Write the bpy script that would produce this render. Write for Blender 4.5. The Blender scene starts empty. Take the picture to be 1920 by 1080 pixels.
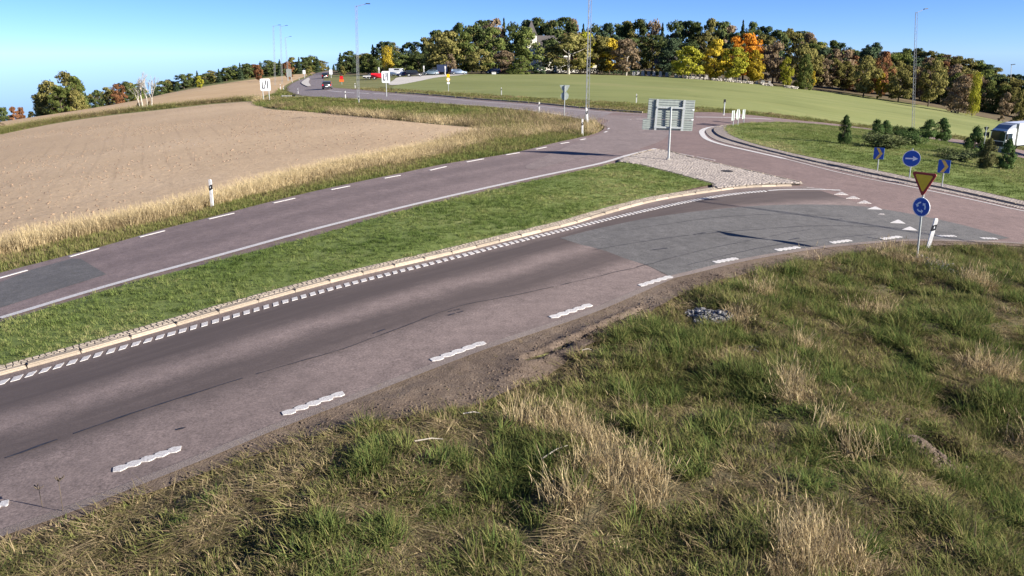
import bpy, bmesh, math, random
import numpy as np
from mathutils import Vector, Matrix
from mathutils.geometry import delaunay_2d_cdt

random.seed(11)
rng = np.random.default_rng(11)
SC = bpy.context.scene
COL = SC.collection

# ------------------------------------------------------------------ camera, sky, sun, exposure
CAM_H, FPX, HZ = 5.6, 1500.0, 100.0
PITCH = math.atan2(540 - HZ, FPX)
CP, SP = math.cos(PITCH), math.sin(PITCH)
cam_d = bpy.data.cameras.new('camera')
cam_d.sensor_width = 36.0
cam_d.lens = 36.0 * FPX / 1920
cam_d.clip_end = 8000
cam_d.clip_start = 0.1
cam = bpy.data.objects.new('camera', cam_d)
COL.objects.link(cam)
cam.location = (0, 0, CAM_H)
cam.rotation_euler = (math.pi / 2 - PITCH, 0, 0)
SC.camera = cam

SUN_EL = math.radians(22.0)
SUN_AZ = math.atan2(-0.42, 1.0)          # direction towards the sun in the ground plane
world = bpy.data.worlds.new('World')
SC.world = world
world.use_nodes = True
wn = world.node_tree
wn.nodes.clear()
sky = wn.nodes.new('ShaderNodeTexSky')
sky.sky_type = 'NISHITA'
sky.sun_disc = False
sky.sun_elevation = SUN_EL
sky.sun_rotation = math.pi / 2 - SUN_AZ
sky.air_density = 0.55
sky.dust_density = 0.0
sky.ozone_density = 7.0
sky.altitude = 800
bg = wn.nodes.new('ShaderNodeBackground')
bg.inputs['Strength'].default_value = 0.062
wo = wn.nodes.new('ShaderNodeOutputWorld')
wb = wn.nodes.new('ShaderNodeMix'); wb.data_type = 'RGBA'; wb.blend_type = 'MULTIPLY'; wb.inputs[0].default_value = 1.0
wb.inputs[7].default_value = (.92, .90, 1.04, 1)
wn.links.new(sky.outputs[0], wb.inputs[6]); wn.links.new(wb.outputs[2], bg.inputs[0])
wn.links.new(bg.outputs[0], wo.inputs[0])

sun_d = bpy.data.lights.new('sun', 'SUN')
sun_d.energy = 5.0
sun_d.angle = math.radians(0.5)
sun_d.color = (1.0, 0.93, 0.82)
sun = bpy.data.objects.new('sun', sun_d)
COL.objects.link(sun)
to_sun = Vector((math.cos(SUN_AZ) * math.cos(SUN_EL), math.sin(SUN_AZ) * math.cos(SUN_EL), math.sin(SUN_EL)))
sun.rotation_euler = to_sun.to_track_quat('Z', 'Y').to_euler()
sun.location = to_sun * 200

vs = SC.view_settings
vs.view_transform = 'Standard'
vs.look = 'None'
vs.gamma = 1.0
vs.exposure = 1.45
vs.use_curve_mapping = False
SC.cycles.max_bounces = 6
SC.cycles.transparent_max_bounces = 6
SC.cycles.use_denoising = True

# ------------------------------------------------------------------ terrain
def sm(x, a, b):
    t = np.clip((np.asarray(x, float) - a) / (b - a), 0, 1)
    return t * t * (3 - 2 * t)

def terr(X, Y):
    X = np.asarray(X, float); Y = np.asarray(Y, float)
    R = np.sqrt(X * X + Y * Y + 100.0)
    q = X / R
    k = 0.1225 + 0.1225 * sm(R, 150, 340) * sm(-q, .30, .52) + (0.105 * sm(R, 62, 112) - 0.055 * sm(R, 118, 195)) * sm(q, .1, .42)
    z = -k * X * X / R
    z = z - .022 * np.maximum(0, R - 400)
    # woods stand on a slope to the east
    z = z + sm(q, .12, .4) * 9.0 * sm(R, 255, 420)
    return z

def tz(x, y):
    return float(terr(x, y))

def ray(px, py):
    v = (py - 540) / FPX
    return ((px - 960) / FPX, CP - v * SP, -SP - v * CP)

def G(px, py, dz=0., far=620.0):
    """the ground point seen at a place in the photograph's frame"""
    d = ray(px, py)
    ts = np.geomspace(3.0, far, 420)
    zz = CAM_H - dz + d[2] * ts - terr(d[0] * ts, d[1] * ts)
    hit = np.nonzero(zz < 0)[0]
    if len(hit) == 0:
        k = int(np.argmin(zz[len(zz) // 2:] / ts[len(zz) // 2:])) + len(zz) // 2
        t = ts[k]
        return np.array((d[0] * t, d[1] * t))
    b = ts[hit[0]]; a = ts[max(hit[0] - 1, 0)]
    for _ in range(30):
        m = (a + b) / 2
        if CAM_H - dz + d[2] * m < tz(d[0] * m, d[1] * m): b = m
        else: a = m
    return np.array((d[0] * b, d[1] * b))

def at_range(px, D):
    """ground point in the direction of px, D metres ahead"""
    u = (px - 960) / FPX
    x = u * D
    for _ in range(6):
        z = tz(x, D)
        x = u * (D * CP + (CAM_H - z) * SP)
    return x, D, tz(x, D)

def z_for(Y, py):
    v = (540 - py) / FPX
    return CAM_H + Y * (v * CP - SP) / (CP + v * SP)

def ppm(x, y, z):
    return FPX / (y * CP + (CAM_H - z) * SP)

def W(pts):
    return np.array([G(*p) for p in pts])

def smooth(P, step=0.6, closed=False):
    """Catmull-Rom through P, resampled"""
    P = np.asarray(P, float); n = len(P); out = []
    rngk = range(n if closed else n - 1)
    for i in rngk:
        p0 = P[(i - 1) % n] if (closed or i > 0) else 2 * P[0] - P[1]
        p1 = P[i]; p2 = P[(i + 1) % n]
        p3 = P[(i + 2) % n] if (closed or i + 2 < n) else 2 * P[-1] - P[-2]
        L = np.linalg.norm(p2 - p1)
        d = max(step, 0.012 * np.linalg.norm(p1))
        m = max(1, int(L / d))
        # centripetal-like damping of overshoot
        t1 = (p2 - p0) * .5; t2 = (p3 - p1) * .5
        for tt in (t1, t2):
            l = np.linalg.norm(tt)
            if l > 1.2 * L: tt *= 1.2 * L / l
        for k in range(m):
            t = k / m
            h1 = 2*t**3 - 3*t**2 + 1; h2 = t**3 - 2*t**2 + t; h3 = -2*t**3 + 3*t**2; h4 = t**3 - t**2
            out.append(h1*p1 + h2*t1 + h3*p2 + h4*t2)
    if not closed: out.append(P[-1])
    return np.array(out)

def inside(poly, x, y):
    x = np.asarray(x); y = np.asarray(y)
    r = np.zeros(x.shape, bool); n = len(poly); j = n - 1
    for i in range(n):
        xi, yi = poly[i]; xj, yj = poly[j]
        if yi != yj:
            c = ((yi > y) != (yj > y)) & (x < (xj - xi) * (y - yi) / (yj - yi) + xi)
            r ^= c
        j = i
    return r

def dist_line(P, x, y, closed=False):
    """distance of points to polyline P"""
    x = np.asarray(x, float); y = np.asarray(y, float)
    best = np.full(x.shape, 1e9)
    n = len(P)
    for i in range(n if closed else n - 1):
        a = P[i]; b = P[(i + 1) % n]; d = b - a; l = d @ d
        if l < 1e-9: continue
        t = np.clip(((x - a[0]) * d[0] + (y - a[1]) * d[1]) / l, 0, 1)
        best = np.minimum(best, np.hypot(x - a[0] - t * d[0], y - a[1] - t * d[1]))
    return best

def arclen(P):
    return np.concatenate([[0], np.cumsum(np.linalg.norm(np.diff(P, axis=0), axis=1))])

def resample(P, n):
    s = arclen(P); t = np.linspace(0, s[-1], n)
    return np.stack([np.interp(t, s, P[:, 0]), np.interp(t, s, P[:, 1])], 1)

def along(P, d):
    s = arclen(P)
    p = np.array((np.interp(d, s, P[:, 0]), np.interp(d, s, P[:, 1])))
    q = np.array((np.interp(d + .05, s, P[:, 0]), np.interp(d + .05, s, P[:, 1])))
    o = np.array((np.interp(d - .05, s, P[:, 0]), np.interp(d - .05, s, P[:, 1])))
    v = q - o
    return p, v / (np.linalg.norm(v) + 1e-9)

def offset(P, d):
    T = np.gradient(P, axis=0)
    T /= np.linalg.norm(T, axis=1)[:, None] + 1e-9
    return P + np.stack([-T[:, 1], T[:, 0]], 1) * d

class Noise:
    def __init__(self, seed): self.g = np.random.default_rng(seed).random((64, 64))
    def __call__(self, x, y, s=1.0):
        x = np.asarray(x, float) / s + 1000; y = np.asarray(y, float) / s + 1000
        i = np.floor(x).astype(int); j = np.floor(y).astype(int)
        fx = x - i; fy = y - j; fx = fx*fx*(3-2*fx); fy = fy*fy*(3-2*fy)
        g = self.g
        a = g[i % 64, j % 64]; b = g[(i+1) % 64, j % 64]; c = g[i % 64, (j+1) % 64]; d = g[(i+1) % 64, (j+1) % 64]
        return (a*(1-fx)+b*fx)*(1-fy) + (c*(1-fx)+d*fx)*fy
N1, N2, N3, N4 = Noise(1), Noise(2), Noise(3), Noise(4)

# ------------------------------------------------------------------ materials
MATS = {}
def newmat(name):
    m = bpy.data.materials.new(name); m.use_nodes = True
    m.node_tree.nodes.clear(); MATS[name] = m
    return m, m.node_tree.nodes, m.node_tree.links

def node(ns, t, **kw):
    n = ns.new(t)
    for k, v in kw.items(): setattr(n, k, v)
    return n

def noise_fac(ns, ls, scale, detail=4, rough=.6, vec=None, sx=None):
    if vec is None:
        g = node(ns, 'ShaderNodeNewGeometry'); vec = g.outputs['Position']
    if sx is not None:
        mp = node(ns, 'ShaderNodeMapping'); mp.inputs['Scale'].default_value = sx
        ls.new(vec, mp.inputs['Vector']); vec = mp.outputs[0]
    t = node(ns, 'ShaderNodeTexNoise'); t.inputs['Scale'].default_value = scale
    t.inputs['Detail'].default_value = detail; t.inputs['Roughness'].default_value = rough
    ls.new(vec, t.inputs['Vector'])
    return t.outputs['Fac']

def ramp(ns, ls, fac, stops):
    r = node(ns, 'ShaderNodeValToRGB')
    e = r.color_ramp.elements
    while len(e) < len(stops): e.new(.5)
    for k, (p, c) in enumerate(stops):
        e[k].position = p; e[k].color = (*c, 1) if len(c) == 3 else c
    ls.new(fac, r.inputs['Fac'])
    return r.outputs['Color']

def mix(ns, ls, fac, a, b, mode='MIX'):
    m = node(ns, 'ShaderNodeMix', data_type='RGBA', blend_type=mode)
    for s, v in ((m.inputs[0], fac), (m.inputs[6], a), (m.inputs[7], b)):
        if hasattr(v, 'is_output'): ls.new(v, s)
        elif isinstance(v, (int, float)): s.default_value = v
        else: s.default_value = (*v, 1)
    return m.outputs[2]

def math_n(ns, ls, op, a, b=None, clamp=False):
    m = node(ns, 'ShaderNodeMath', operation=op); m.use_clamp = clamp
    for s, v in ((m.inputs[0], a), (m.inputs[1], b)):
        if v is None: continue
        if hasattr(v, 'is_output'): ls.new(v, s)
        else: s.default_value = v
    return m.outputs[0]

def finish(ns, ls, color, rough=.85, bump=None, bump_s=.3, bump_d=.02, spec=.3, metallic=0):
    b = node(ns, 'ShaderNodeBsdfPrincipled')
    o = node(ns, 'ShaderNodeOutputMaterial')
    if hasattr(color, 'is_output'): ls.new(color, b.inputs['Base Color'])
    else: b.inputs['Base Color'].default_value = (*color, 1)
    b.inputs['Roughness'].default_value = rough
    b.inputs['Metallic'].default_value = metallic
    b.inputs['Specular IOR Level'].default_value = spec
    if bump is not None:
        bn = node(ns, 'ShaderNodeBump'); bn.inputs['Strength'].default_value = bump_s
        bn.inputs['Distance'].default_value = bump_d
        ls.new(bump, bn.inputs['Height']); ls.new(bn.outputs[0], b.inputs['Normal'])
    ls.new(b.outputs[0], o.inputs['Surface'])
    return b

def plain(name, col, rough=.5, metallic=0., wear=.12, scale=9., spec=.4):
    m, ns, ls = newmat(name)
    f = noise_fac(ns, ls, scale, 5, .65)
    c2 = tuple(max(0, c * (1 - wear * 2)) for c in col); c1 = tuple(min(1, c * (1 + wear * .6)) for c in col)
    c = ramp(ns, ls, f, [(.3, c2), (.65, c1)])
    finish(ns, ls, c, rough, metallic=metallic, spec=spec)
    return m

def ground(name, stops, big=.08, small=3.0, rough=.95, bump_scale=14., bump_s=.5, bump_d=.03, big_amt=.5, sx=None):
    m, ns, ls = newmat(name)
    f1 = noise_fac(ns, ls, small, 6, .65, sx=sx)
    f2 = noise_fac(ns, ls, big, 3, .55)
    f = math_n(ns, ls, 'ADD', math_n(ns, ls, 'MULTIPLY', f1, 1 - big_amt), math_n(ns, ls, 'MULTIPLY', f2, big_amt))
    c = ramp(ns, ls, f, stops)
    bf = noise_fac(ns, ls, bump_scale, 5, .7)
    finish(ns, ls, c, rough, bf, bump_s, bump_d, spec=.15)
    return m

M_VERGE = ground('verge_ground', [(.32, (.050, .040, .026)), (.5, (.085, .075, .042)), (.68, (.13, .11, .065))], .15, 4.)
M_FARGRASS = ground('far_grass', [(.35, (.12, .125, .045)), (.55, (.175, .175, .07)), (.7, (.27, .235, .12))], .12, .9, big_amt=.4)
M_FIELD = None
M_STUBBLE = ground('stubble_field', [(.3, (.40, .275, .155)), (.55, (.48, .345, .20)), (.72, (.55, .42, .25))], .03, .35, sx=(1, .22, 1), big_amt=.45)
M_GREENF = None
M_LAWN = ground('mown_lawn', [(.3, (.10, .14, .035)), (.52, (.145, .185, .055)), (.7, (.22, .23, .09))], .25, 3.5, bump_scale=22., bump_d=.03)
M_SOIL = ground('bare_soil', [(.3, (.085, .062, .048)), (.52, (.145, .110, .085)), (.72, (.215, .170, .132))], .3, 5., bump_scale=20., bump_d=.05, bump_s=.9)
M_GRAVEL = ground('gravel', [(.3, (.13, .105, .095)), (.5, (.20, .165, .15)), (.7, (.29, .25, .23))], .6, 30., bump_scale=60., bump_d=.02, bump_s=.8, big_amt=.3)
M_LOT = ground('lot_gravel', [(.3, (.40, .38, .35)), (.7, (.55, .52, .48))], .1, 2.)
M_WOODFLOOR = ground('wood_floor', [(.3, (.06, .05, .03)), (.55, (.13, .10, .06)), (.75, (.22, .18, .10))], .08, .8)

def field_mat():
    m, ns, ls = newmat('tilled_field')
    f1 = noise_fac(ns, ls, .06, 3, .5)
    f2 = noise_fac(ns, ls, 2.2, 6, .7)
    c = ramp(ns, ls, math_n(ns, ls, 'ADD', math_n(ns, ls, 'MULTIPLY', f1, .55), math_n(ns, ls, 'MULTIPLY', f2, .45)),
             [(.3, (.35, .255, .165)), (.52, (.43, .32, .21)), (.72, (.50, .385, .265))])
    # drill rows and wheel tracks left by the tractor
    g = node(ns, 'ShaderNodeNewGeometry')
    mp = node(ns, 'ShaderNodeMapping'); mp.inputs['Rotation'].default_value = (0, 0, math.radians(-24))
    ls.new(g.outputs['Position'], mp.inputs['Vector'])
    w = node(ns, 'ShaderNodeTexWave'); w.inputs['Scale'].default_value = .21; w.inputs['Distortion'].default_value = 3.0
    w.inputs['Detail'].default_value = 2; w.inputs['Detail Scale'].default_value = .2
    ls.new(mp.outputs[0], w.inputs['Vector'])
    tr = ramp(ns, ls, w.outputs['Fac'], [(.94, (0, 0, 0)), (.985, (1, 1, 1))])
    patch = ramp(ns, ls, noise_fac(ns, ls, .05, 2, .5), [(.45, (0, 0, 0)), (.6, (1, 1, 1))])
    c = mix(ns, ls, math_n(ns, ls, 'MULTIPLY', math_n(ns, ls, 'MULTIPLY', tr, patch), .20), c, (.22, .155, .105))
    h = math_n(ns, ls, 'ADD', noise_fac(ns, ls, 7, 6, .75), math_n(ns, ls, 'MULTIPLY', noise_fac(ns, ls, 1.2, 4, .6), 2.))
    dk = ramp(ns, ls, noise_fac(ns, ls, 5.5, 4, .8), [(.30, (.62, .60, .58)), (.46, (1, 1, 1)), (.70, (1.14, 1.14, 1.14))])
    c = mix(ns, ls, .9, c, dk, 'MULTIPLY')
    finish(ns, ls, c, .95, h, .55, .06, spec=.1)
    return m
M_FIELD = field_mat()

def greenfield_mat():
    m, ns, ls = newmat('winter_crop')
    f1 = noise_fac(ns, ls, .035, 3, .5)
    f2 = noise_fac(ns, ls, .9, 5, .7, sx=(.35, 1.6, 1))
    c = ramp(ns, ls, math_n(ns, ls, 'ADD', math_n(ns, ls, 'MULTIPLY', f1, .6), math_n(ns, ls, 'MULTIPLY', f2, .4)),
             [(.32, (.15, .165, .06)), (.52, (.185, .205, .078)), (.7, (.235, .225, .10))])
    dk = ramp(ns, ls, noise_fac(ns, ls, .22, 5, .7, sx=(.25, 1.2, 1)), [(.32, (.80, .84, .80)), (.5, (1, 1, 1)), (.68, (1.16, 1.10, 1.10))])
    c = mix(ns, ls, .9, c, dk, 'MULTIPLY')
    finish(ns, ls, c, .95, noise_fac(ns, ls, 5, 5, .7), .4, .06, spec=.1)
    return m
M_GREENF = greenfield_mat()

def asphalt(name, base, tracks=(), seamy=False, edge_dust=False):
    """tracks: list of (centre v, half width, darkening) across the lane, from years of wheels"""
    m, ns, ls = newmat(name)
    g = node(ns, 'ShaderNodeNewGeometry')
    f = noise_fac(ns, ls, 24, 3, .8)
    f2 = noise_fac(ns, ls, .5, 5, .65)
    lo = tuple(c * .50 for c in base); hi = tuple(c * 1.6 for c in base)
    c = ramp(ns, ls, f, [(.30, lo), (.5, base), (.72, hi)])
    c = mix(ns, ls, math_n(ns, ls, 'MULTIPLY', math_n(ns, ls, 'SUBTRACT', f2, .40, True), 1.7, True), c, tuple(x * .62 for x in base))
    f3 = noise_fac(ns, ls, 3.2, 6, .75)
    c = mix(ns, ls, .55, c, ramp(ns, ls, f3, [(.32, (.55, .55, .55)), (.5, (.98, .98, .98)), (.68, (1.35, 1.35, 1.35))]), 'MULTIPLY')
    sp = ramp(ns, ls, noise_fac(ns, ls, 46, 2, .5), [(.62, (0, 0, 0)), (.70, (1, 1, 1))])
    c = mix(ns, ls, math_n(ns, ls, 'MULTIPLY', sp, .35), c, tuple(min(1, x * 1.9) for x in base))
    if tracks:
        uv = node(ns, 'ShaderNodeUVMap'); uv.uv_map = 'lane'
        sx = node(ns, 'ShaderNodeSeparateXYZ'); ls.new(uv.outputs[0], sx.inputs[0])
        wob = math_n(ns, ls, 'MULTIPLY', math_n(ns, ls, 'SUBTRACT', noise_fac(ns, ls, .35, 4, .6), .5), .14)
        v = math_n(ns, ls, 'ADD', sx.outputs['Y'], wob)
        str_ = noise_fac(ns, ls, 1.0, 6, .75, vec=uv.outputs[0], sx=(.25, 22, 1))
        for cv, hw, amt in tracks:
            d = math_n(ns, ls, 'ABSOLUTE', math_n(ns, ls, 'SUBTRACT', v, cv))
            k = math_n(ns, ls, 'MULTIPLY', math_n(ns, ls, 'SUBTRACT', 1.0, math_n(ns, ls, 'DIVIDE', d, hw), True), 1.5, True)
            k = math_n(ns, ls, 'MULTIPLY', k, math_n(ns, ls, 'ADD', .55, math_n(ns, ls, 'MULTIPLY', str_, .9)))
            dark = tuple(x * (.40 if amt > 0 else 1.7) for x in base)
            c = mix(ns, ls, math_n(ns, ls, 'MULTIPLY', k, abs(amt), True), c, dark)
    b = finish(ns, ls, c, .82, f, .35, .006, spec=.3)
    return m

ASPH = (.150, .118, .112)
M_ROAD = asphalt('asphalt_red', (.178, .128, .117))
M_NEAR = asphalt('asphalt_entry', (.188, .147, .134), tracks=((.20, .19, .92), (.57, .15, .80), (.39, .08, -.10), (.82, .10, -.08)))
M_FAR = asphalt('asphalt_exit', (.192, .148, .141), tracks=((.30, .16, .30), (.62, .14, .26)))
M_MAUVE = asphalt('asphalt_mauve', (.198, .158, .149))
M_PATCH = asphalt('asphalt_grey', (.118, .113, .109))
M_NORTH = asphalt('asphalt_north', (.20, .17, .17))

def paint_mat():
    m, ns, ls = newmat('road_paint')
    f = noise_fac(ns, ls, 34, 5, .8)
    c = ramp(ns, ls, f, [(.36, (.19, .16, .15)), (.44, (.44, .42, .41)), (.62, (.62, .605, .59))])
    finish(ns, ls, c, .6, f, .3, .004)
    return m
M_PAINT = paint_mat()
def thin_paint():
    m, ns, ls = newmat('worn_paint')
    f = noise_fac(ns, ls, 14, 6, .8)
    c = ramp(ns, ls, f, [(.40, (.17, .14, .135)), (.50, (.40, .37, .355)), (.62, (.56, .53, .51))])
    finish(ns, ls, c, .65, f, .2, .004)
    return m
M_WORN = thin_paint()
M_TAR = plain('tar_seal', (.032, .029, .031), .55, wear=.3)
def stone_mat(name, base, scale=24.):
    m, ns, ls = newmat(name)
    f = noise_fac(ns, ls, scale, 5, .7)
    oi = node(ns, 'ShaderNodeObjectInfo')
    c = ramp(ns, ls, f, [(.3, tuple(x * .72 for x in base)), (.55, base), (.75, tuple(min(1, x * 1.25) for x in base))])
    k = math_n(ns, ls, 'ADD', .8, math_n(ns, ls, 'MULTIPLY', oi.outputs['Random'], .35))
    st = noise_fac(ns, ls, 1.1, 4, .6)
    c = mix(ns, ls, math_n(ns, ls, 'MULTIPLY', math_n(ns, ls, 'SUBTRACT', st, .5, True), 1.6, True), c, tuple(x * .5 for x in base))
    v = node(ns, 'ShaderNodeVectorMath', operation='SCALE'); ls.new(c, v.inputs[0]); ls.new(k, v.inputs['Scale'])
    finish(ns, ls, v.outputs[0], .85, f, .4, .006)
    return m
M_KERB = stone_mat('kerb_granite', (.33, .275, .215))
M_SETT = stone_mat('sett_stone', (.315, .275, .245), 3.)
M_STRIP = stone_mat('strip_stone', (.30, .255, .205), 3.)
M_APRON = stone_mat('apron_stone', (.25, .215, .195), 3.)
M_SETTBED = ground('sett_joint_sand', [(.3, (.14, .115, .09)), (.7, (.25, .21, .17))], .5, 12.)
M_GALV = plain('galvanised_steel', (.42, .44, .43), .45, .55, .12, 18.)
M_MAST = plain('mast_steel', (.24, .25, .26), .6, .2, .12, 18.)
M_ALUL = plain('sign_back_pale', (.40, .45, .40), .55, .05, .10, 6.)
M_ALU = plain('aluminium_back', (.27, .30, .28), .55, .08, .10, 6.)
M_DARKSTEEL = plain('dark_steel', (.05, .055, .06), .5, .3)
M_WHITE = plain('white_plastic', (.66, .65, .63), .4)
M_BLACK = plain('black_plastic', (.018, .018, .02), .45)
M_BLUE = plain('sign_blue', (.006, .085, .42), .35, wear=.06)
M_SWHITE = plain('sign_white', (.80, .82, .84), .35, wear=.05)
M_YELLOW = plain('sign_yellow', (.90, .52, .01), .35, wear=.05)
M_CHEVY = plain('sign_chevron_yellow', (.78, .52, .10), .4, wear=.1)
M_RED = plain('sign_red', (.36, .012, .012), .35, wear=.06)
M_REDB = plain('red_paint', (.62, .015, .02), .35, wear=.06)
M_ORANGE = plain('orange_paint', (.75, .16, .03), .4)
M_CONCRETE = plain('concrete', (.46, .44, .40), .85, wear=.2, scale=5.)
M_WALLW = plain('whitewash', (.80, .77, .70), .8, wear=.08, scale=2.)
M_ROOF = plain('roof_shingle', (.09, .08, .08), .8, wear=.2)
M_ROOFR = plain('roof_tile', (.30, .13, .08), .8, wear=.2)
M_STONEW = stone_mat('wall_stone', (.42, .38, .33), 3.)
M_GRAVE = stone_mat('grave_stone', (.40, .39, .37), 6.)
def pebble_mat():
    m, ns, ls = newmat('pebble_stone')
    g = node(ns, 'ShaderNodeNewGeometry')
    c = ramp(ns, ls, g.outputs['Random Per Island'], [(0, (.05, .05, .055)), (.35, (.12, .12, .125)), (.7, (.20, .195, .19)), (1, (.33, .32, .31))])
    finish(ns, ls, c, .85, noise_fac(ns, ls, 30, 4, .7), .4, .006)
    return m
M_PEBBLE = pebble_mat()
M_BARK = plain('bark', (.10, .078, .058), .95, wear=.3, scale=6.)
M_PALEBARK = plain('pale_bark', (.42, .38, .32), .9, wear=.25, scale=4.)
M_TYRE = plain('tyre_rubber', (.02, .02, .02), .8)
M_RIM = plain('wheel_rim', (.45, .46, .47), .35, .7)
def glass_mat():
    m, ns, ls = newmat('tinted_glass')
    finish(ns, ls, (.015, .02, .024), .08, spec=.6)
    return m
M_GLASS = glass_mat()
def car_paint(name, col):
    m, ns, ls = newmat(name)
    b = finish(ns, ls, col, .35, spec=.5)
    b.inputs['Coat Weight'].default_value = .5; b.inputs['Coat Roughness'].default_value = .1
    return m

def leaf_mat(name, cols, trans=.33):
    """cols: colours that single leaf clumps take"""
    m, ns, ls = newmat(name)
    g = node(ns, 'ShaderNodeNewGeometry')
    oi = node(ns, 'ShaderNodeObjectInfo')
    n = len(cols)
    c = ramp(ns, ls, g.outputs['Random Per Island'], [(i / max(1, n - 1), k) for i, k in enumerate(cols)])
    k = math_n(ns, ls, 'ADD', .78, math_n(ns, ls, 'MULTIPLY', oi.outputs['Random'], .5))
    v = node(ns, 'ShaderNodeVectorMath', operation='SCALE'); ls.new(c, v.inputs[0]); ls.new(k, v.inputs['Scale'])
    d = node(ns, 'ShaderNodeBsdfDiffuse'); t = node(ns, 'ShaderNodeBsdfTranslucent')
    ls.new(v.outputs[0], d.inputs[0]); ls.new(v.outputs[0], t.inputs[0])
    x = node(ns, 'ShaderNodeMixShader'); x.inputs[0].default_value = trans
    ls.new(d.outputs[0], x.inputs[1]); ls.new(t.outputs[0], x.inputs[2])
    o = node(ns, 'ShaderNodeOutputMaterial'); ls.new(x.outputs[0], o.inputs[0])
    return m
L_GREEN = leaf_mat('leaf_green', [(0.065, 0.094, 0.029), (0.123, 0.152, 0.043), (0.189, 0.203, 0.065)])
L_DARK = leaf_mat('leaf_dark', [(0.045, 0.068, 0.027), (0.083, 0.105, 0.038), (0.12, 0.135, 0.053)])
L_OLIVE = leaf_mat('leaf_olive', [(0.112, 0.112, 0.035), (0.182, 0.168, 0.056), (0.266, 0.231, 0.084)])
L_YGREEN = leaf_mat('leaf_yellow_green', [(0.161, 0.172, 0.023), (0.287, 0.287, 0.034), (0.414, 0.38, 0.057)])
L_YELLOW = leaf_mat('leaf_yellow', [(0.263, 0.2, 0.021), (0.441, 0.326, 0.032), (0.546, 0.43, 0.074)])
L_ORANGE = leaf_mat('leaf_orange', [(0.273, 0.105, 0.021), (0.483, 0.2, 0.021), (0.578, 0.284, 0.042)])
L_RUST = leaf_mat('leaf_rust', [(0.135, 0.068, 0.034), (0.23, 0.108, 0.054), (0.311, 0.162, 0.081)])
L_BROWN = leaf_mat('leaf_brown', [(0.143, 0.104, 0.065), (0.234, 0.176, 0.111), (0.325, 0.247, 0.156)])
L_CONIF = leaf_mat('needle_dark', [(0.031, 0.051, 0.029), (0.051, 0.076, 0.041), (0.082, 0.105, 0.054)], .1)
L_JUNI = leaf_mat('juniper_needle', [(0.032, 0.061, 0.023), (0.061, 0.099, 0.032), (0.102, 0.138, 0.051)], .12)
L_JUNIP = leaf_mat('juniper_pale', [(0.078, 0.104, 0.039), (0.13, 0.156, 0.065), (0.195, 0.208, 0.104)], .15)

def grass_mat(name, stops):
    m, ns, ls = newmat(name)
    a = node(ns, 'ShaderNodeAttribute'); a.attribute_type = 'INSTANCER'; a.attribute_name = 'tint'
    g = node(ns, 'ShaderNodeNewGeometry')
    f = math_n(ns, ls, 'ADD', a.outputs['Fac'], math_n(ns, ls, 'MULTIPLY', math_n(ns, ls, 'SUBTRACT', g.outputs['Random Per Island'], .5), .42), True)
    c = ramp(ns, ls, f, stops)
    d = node(ns, 'ShaderNodeBsdfDiffuse'); t = node(ns, 'ShaderNodeBsdfTranslucent')
    ls.new(c, d.inputs[0]); ls.new(c, t.inputs[0])
    x = node(ns, 'ShaderNodeMixShader'); x.inputs[0].default_value = .3
    ls.new(d.outputs[0], x.inputs[1]); ls.new(t.outputs[0], x.inputs[2])
    o = node(ns, 'ShaderNodeOutputMaterial'); ls.new(x.outputs[0], o.inputs[0])
    return m
M_GRASS = grass_mat('grass_blade', [(0, (.090, .128, .038)), (.24, (.175, .188, .060)), (.42, (.215, .195, .080)), (.60, (.185, .135, .088)), (.80, (.40, .315, .175)), (1, (.64, .52, .31))])
M_LAWNB = grass_mat('lawn_blade', [(0, (.085, .128, .034)), (.45, (.15, .190, .058)), (.75, (.26, .265, .105)), (1, (.38, .325, .18))])

# ------------------------------------------------------------------ mesh helpers
def link(o, parent=None):
    COL.objects.link(o)
    if parent is not None: o.parent = parent
    return o

def mesh_obj(name, verts, faces, mat, parent=None, smooth_=False, uv=None):
    me = bpy.data.meshes.new(name)
    me.from_pydata([tuple(v) for v in verts], [], [tuple(f) for f in faces])
    if uv is not None:
        l = me.uv_layers.new(name='lane')
        idx = np.empty(len(me.loops), int); me.loops.foreach_get('vertex_index', idx)
        l.data.foreach_set('uv', np.asarray(uv, float)[idx].ravel())
    me.materials.append(mat)
    if smooth_: me.polygons.foreach_set('use_smooth', [True] * len(me.polygons))
    me.update()
    return link(bpy.data.objects.new(name, me), parent)

def structure(o, label=None):
    o['kind'] = 'structure'
    if label: o['label'] = label
    return o

def tag(o, label, cat, group=None, kind=None):
    o['label'] = label; o['category'] = cat
    if group: o['group'] = group
    if kind: o['kind'] = kind
    return o

def thing(name, label, cat, loc=(0, 0, 0), rz=0., group=None):
    o = bpy.data.objects.new(name, None)
    o.empty_display_size = .2
    COL.objects.link(o)
    o.location = loc; o.rotation_euler = (0, 0, rz)
    return tag(o, label, cat, group)

def bm_obj(name, bm, mat, parent=None, smooth_=False):
    me = bpy.data.meshes.new(name); bm.to_mesh(me); bm.free()
    me.materials.append(mat)
    if smooth_: me.polygons.foreach_set('use_smooth', [True] * len(me.polygons))
    return link(bpy.data.objects.new(name, me), parent)

def box(bm, x0, x1, y0, y1, z0, z1):
    v = [bm.verts.new(p) for p in ((x0,y0,z0),(x1,y0,z0),(x1,y1,z0),(x0,y1,z0),(x0,y0,z1),(x1,y0,z1),(x1,y1,z1),(x0,y1,z1))]
    for f in ((3,2,1,0),(4,5,6,7),(0,1,5,4),(1,2,6,5),(2,3,7,6),(3,0,4,7)): bm.faces.new([v[i] for i in f])
    return v

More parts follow.
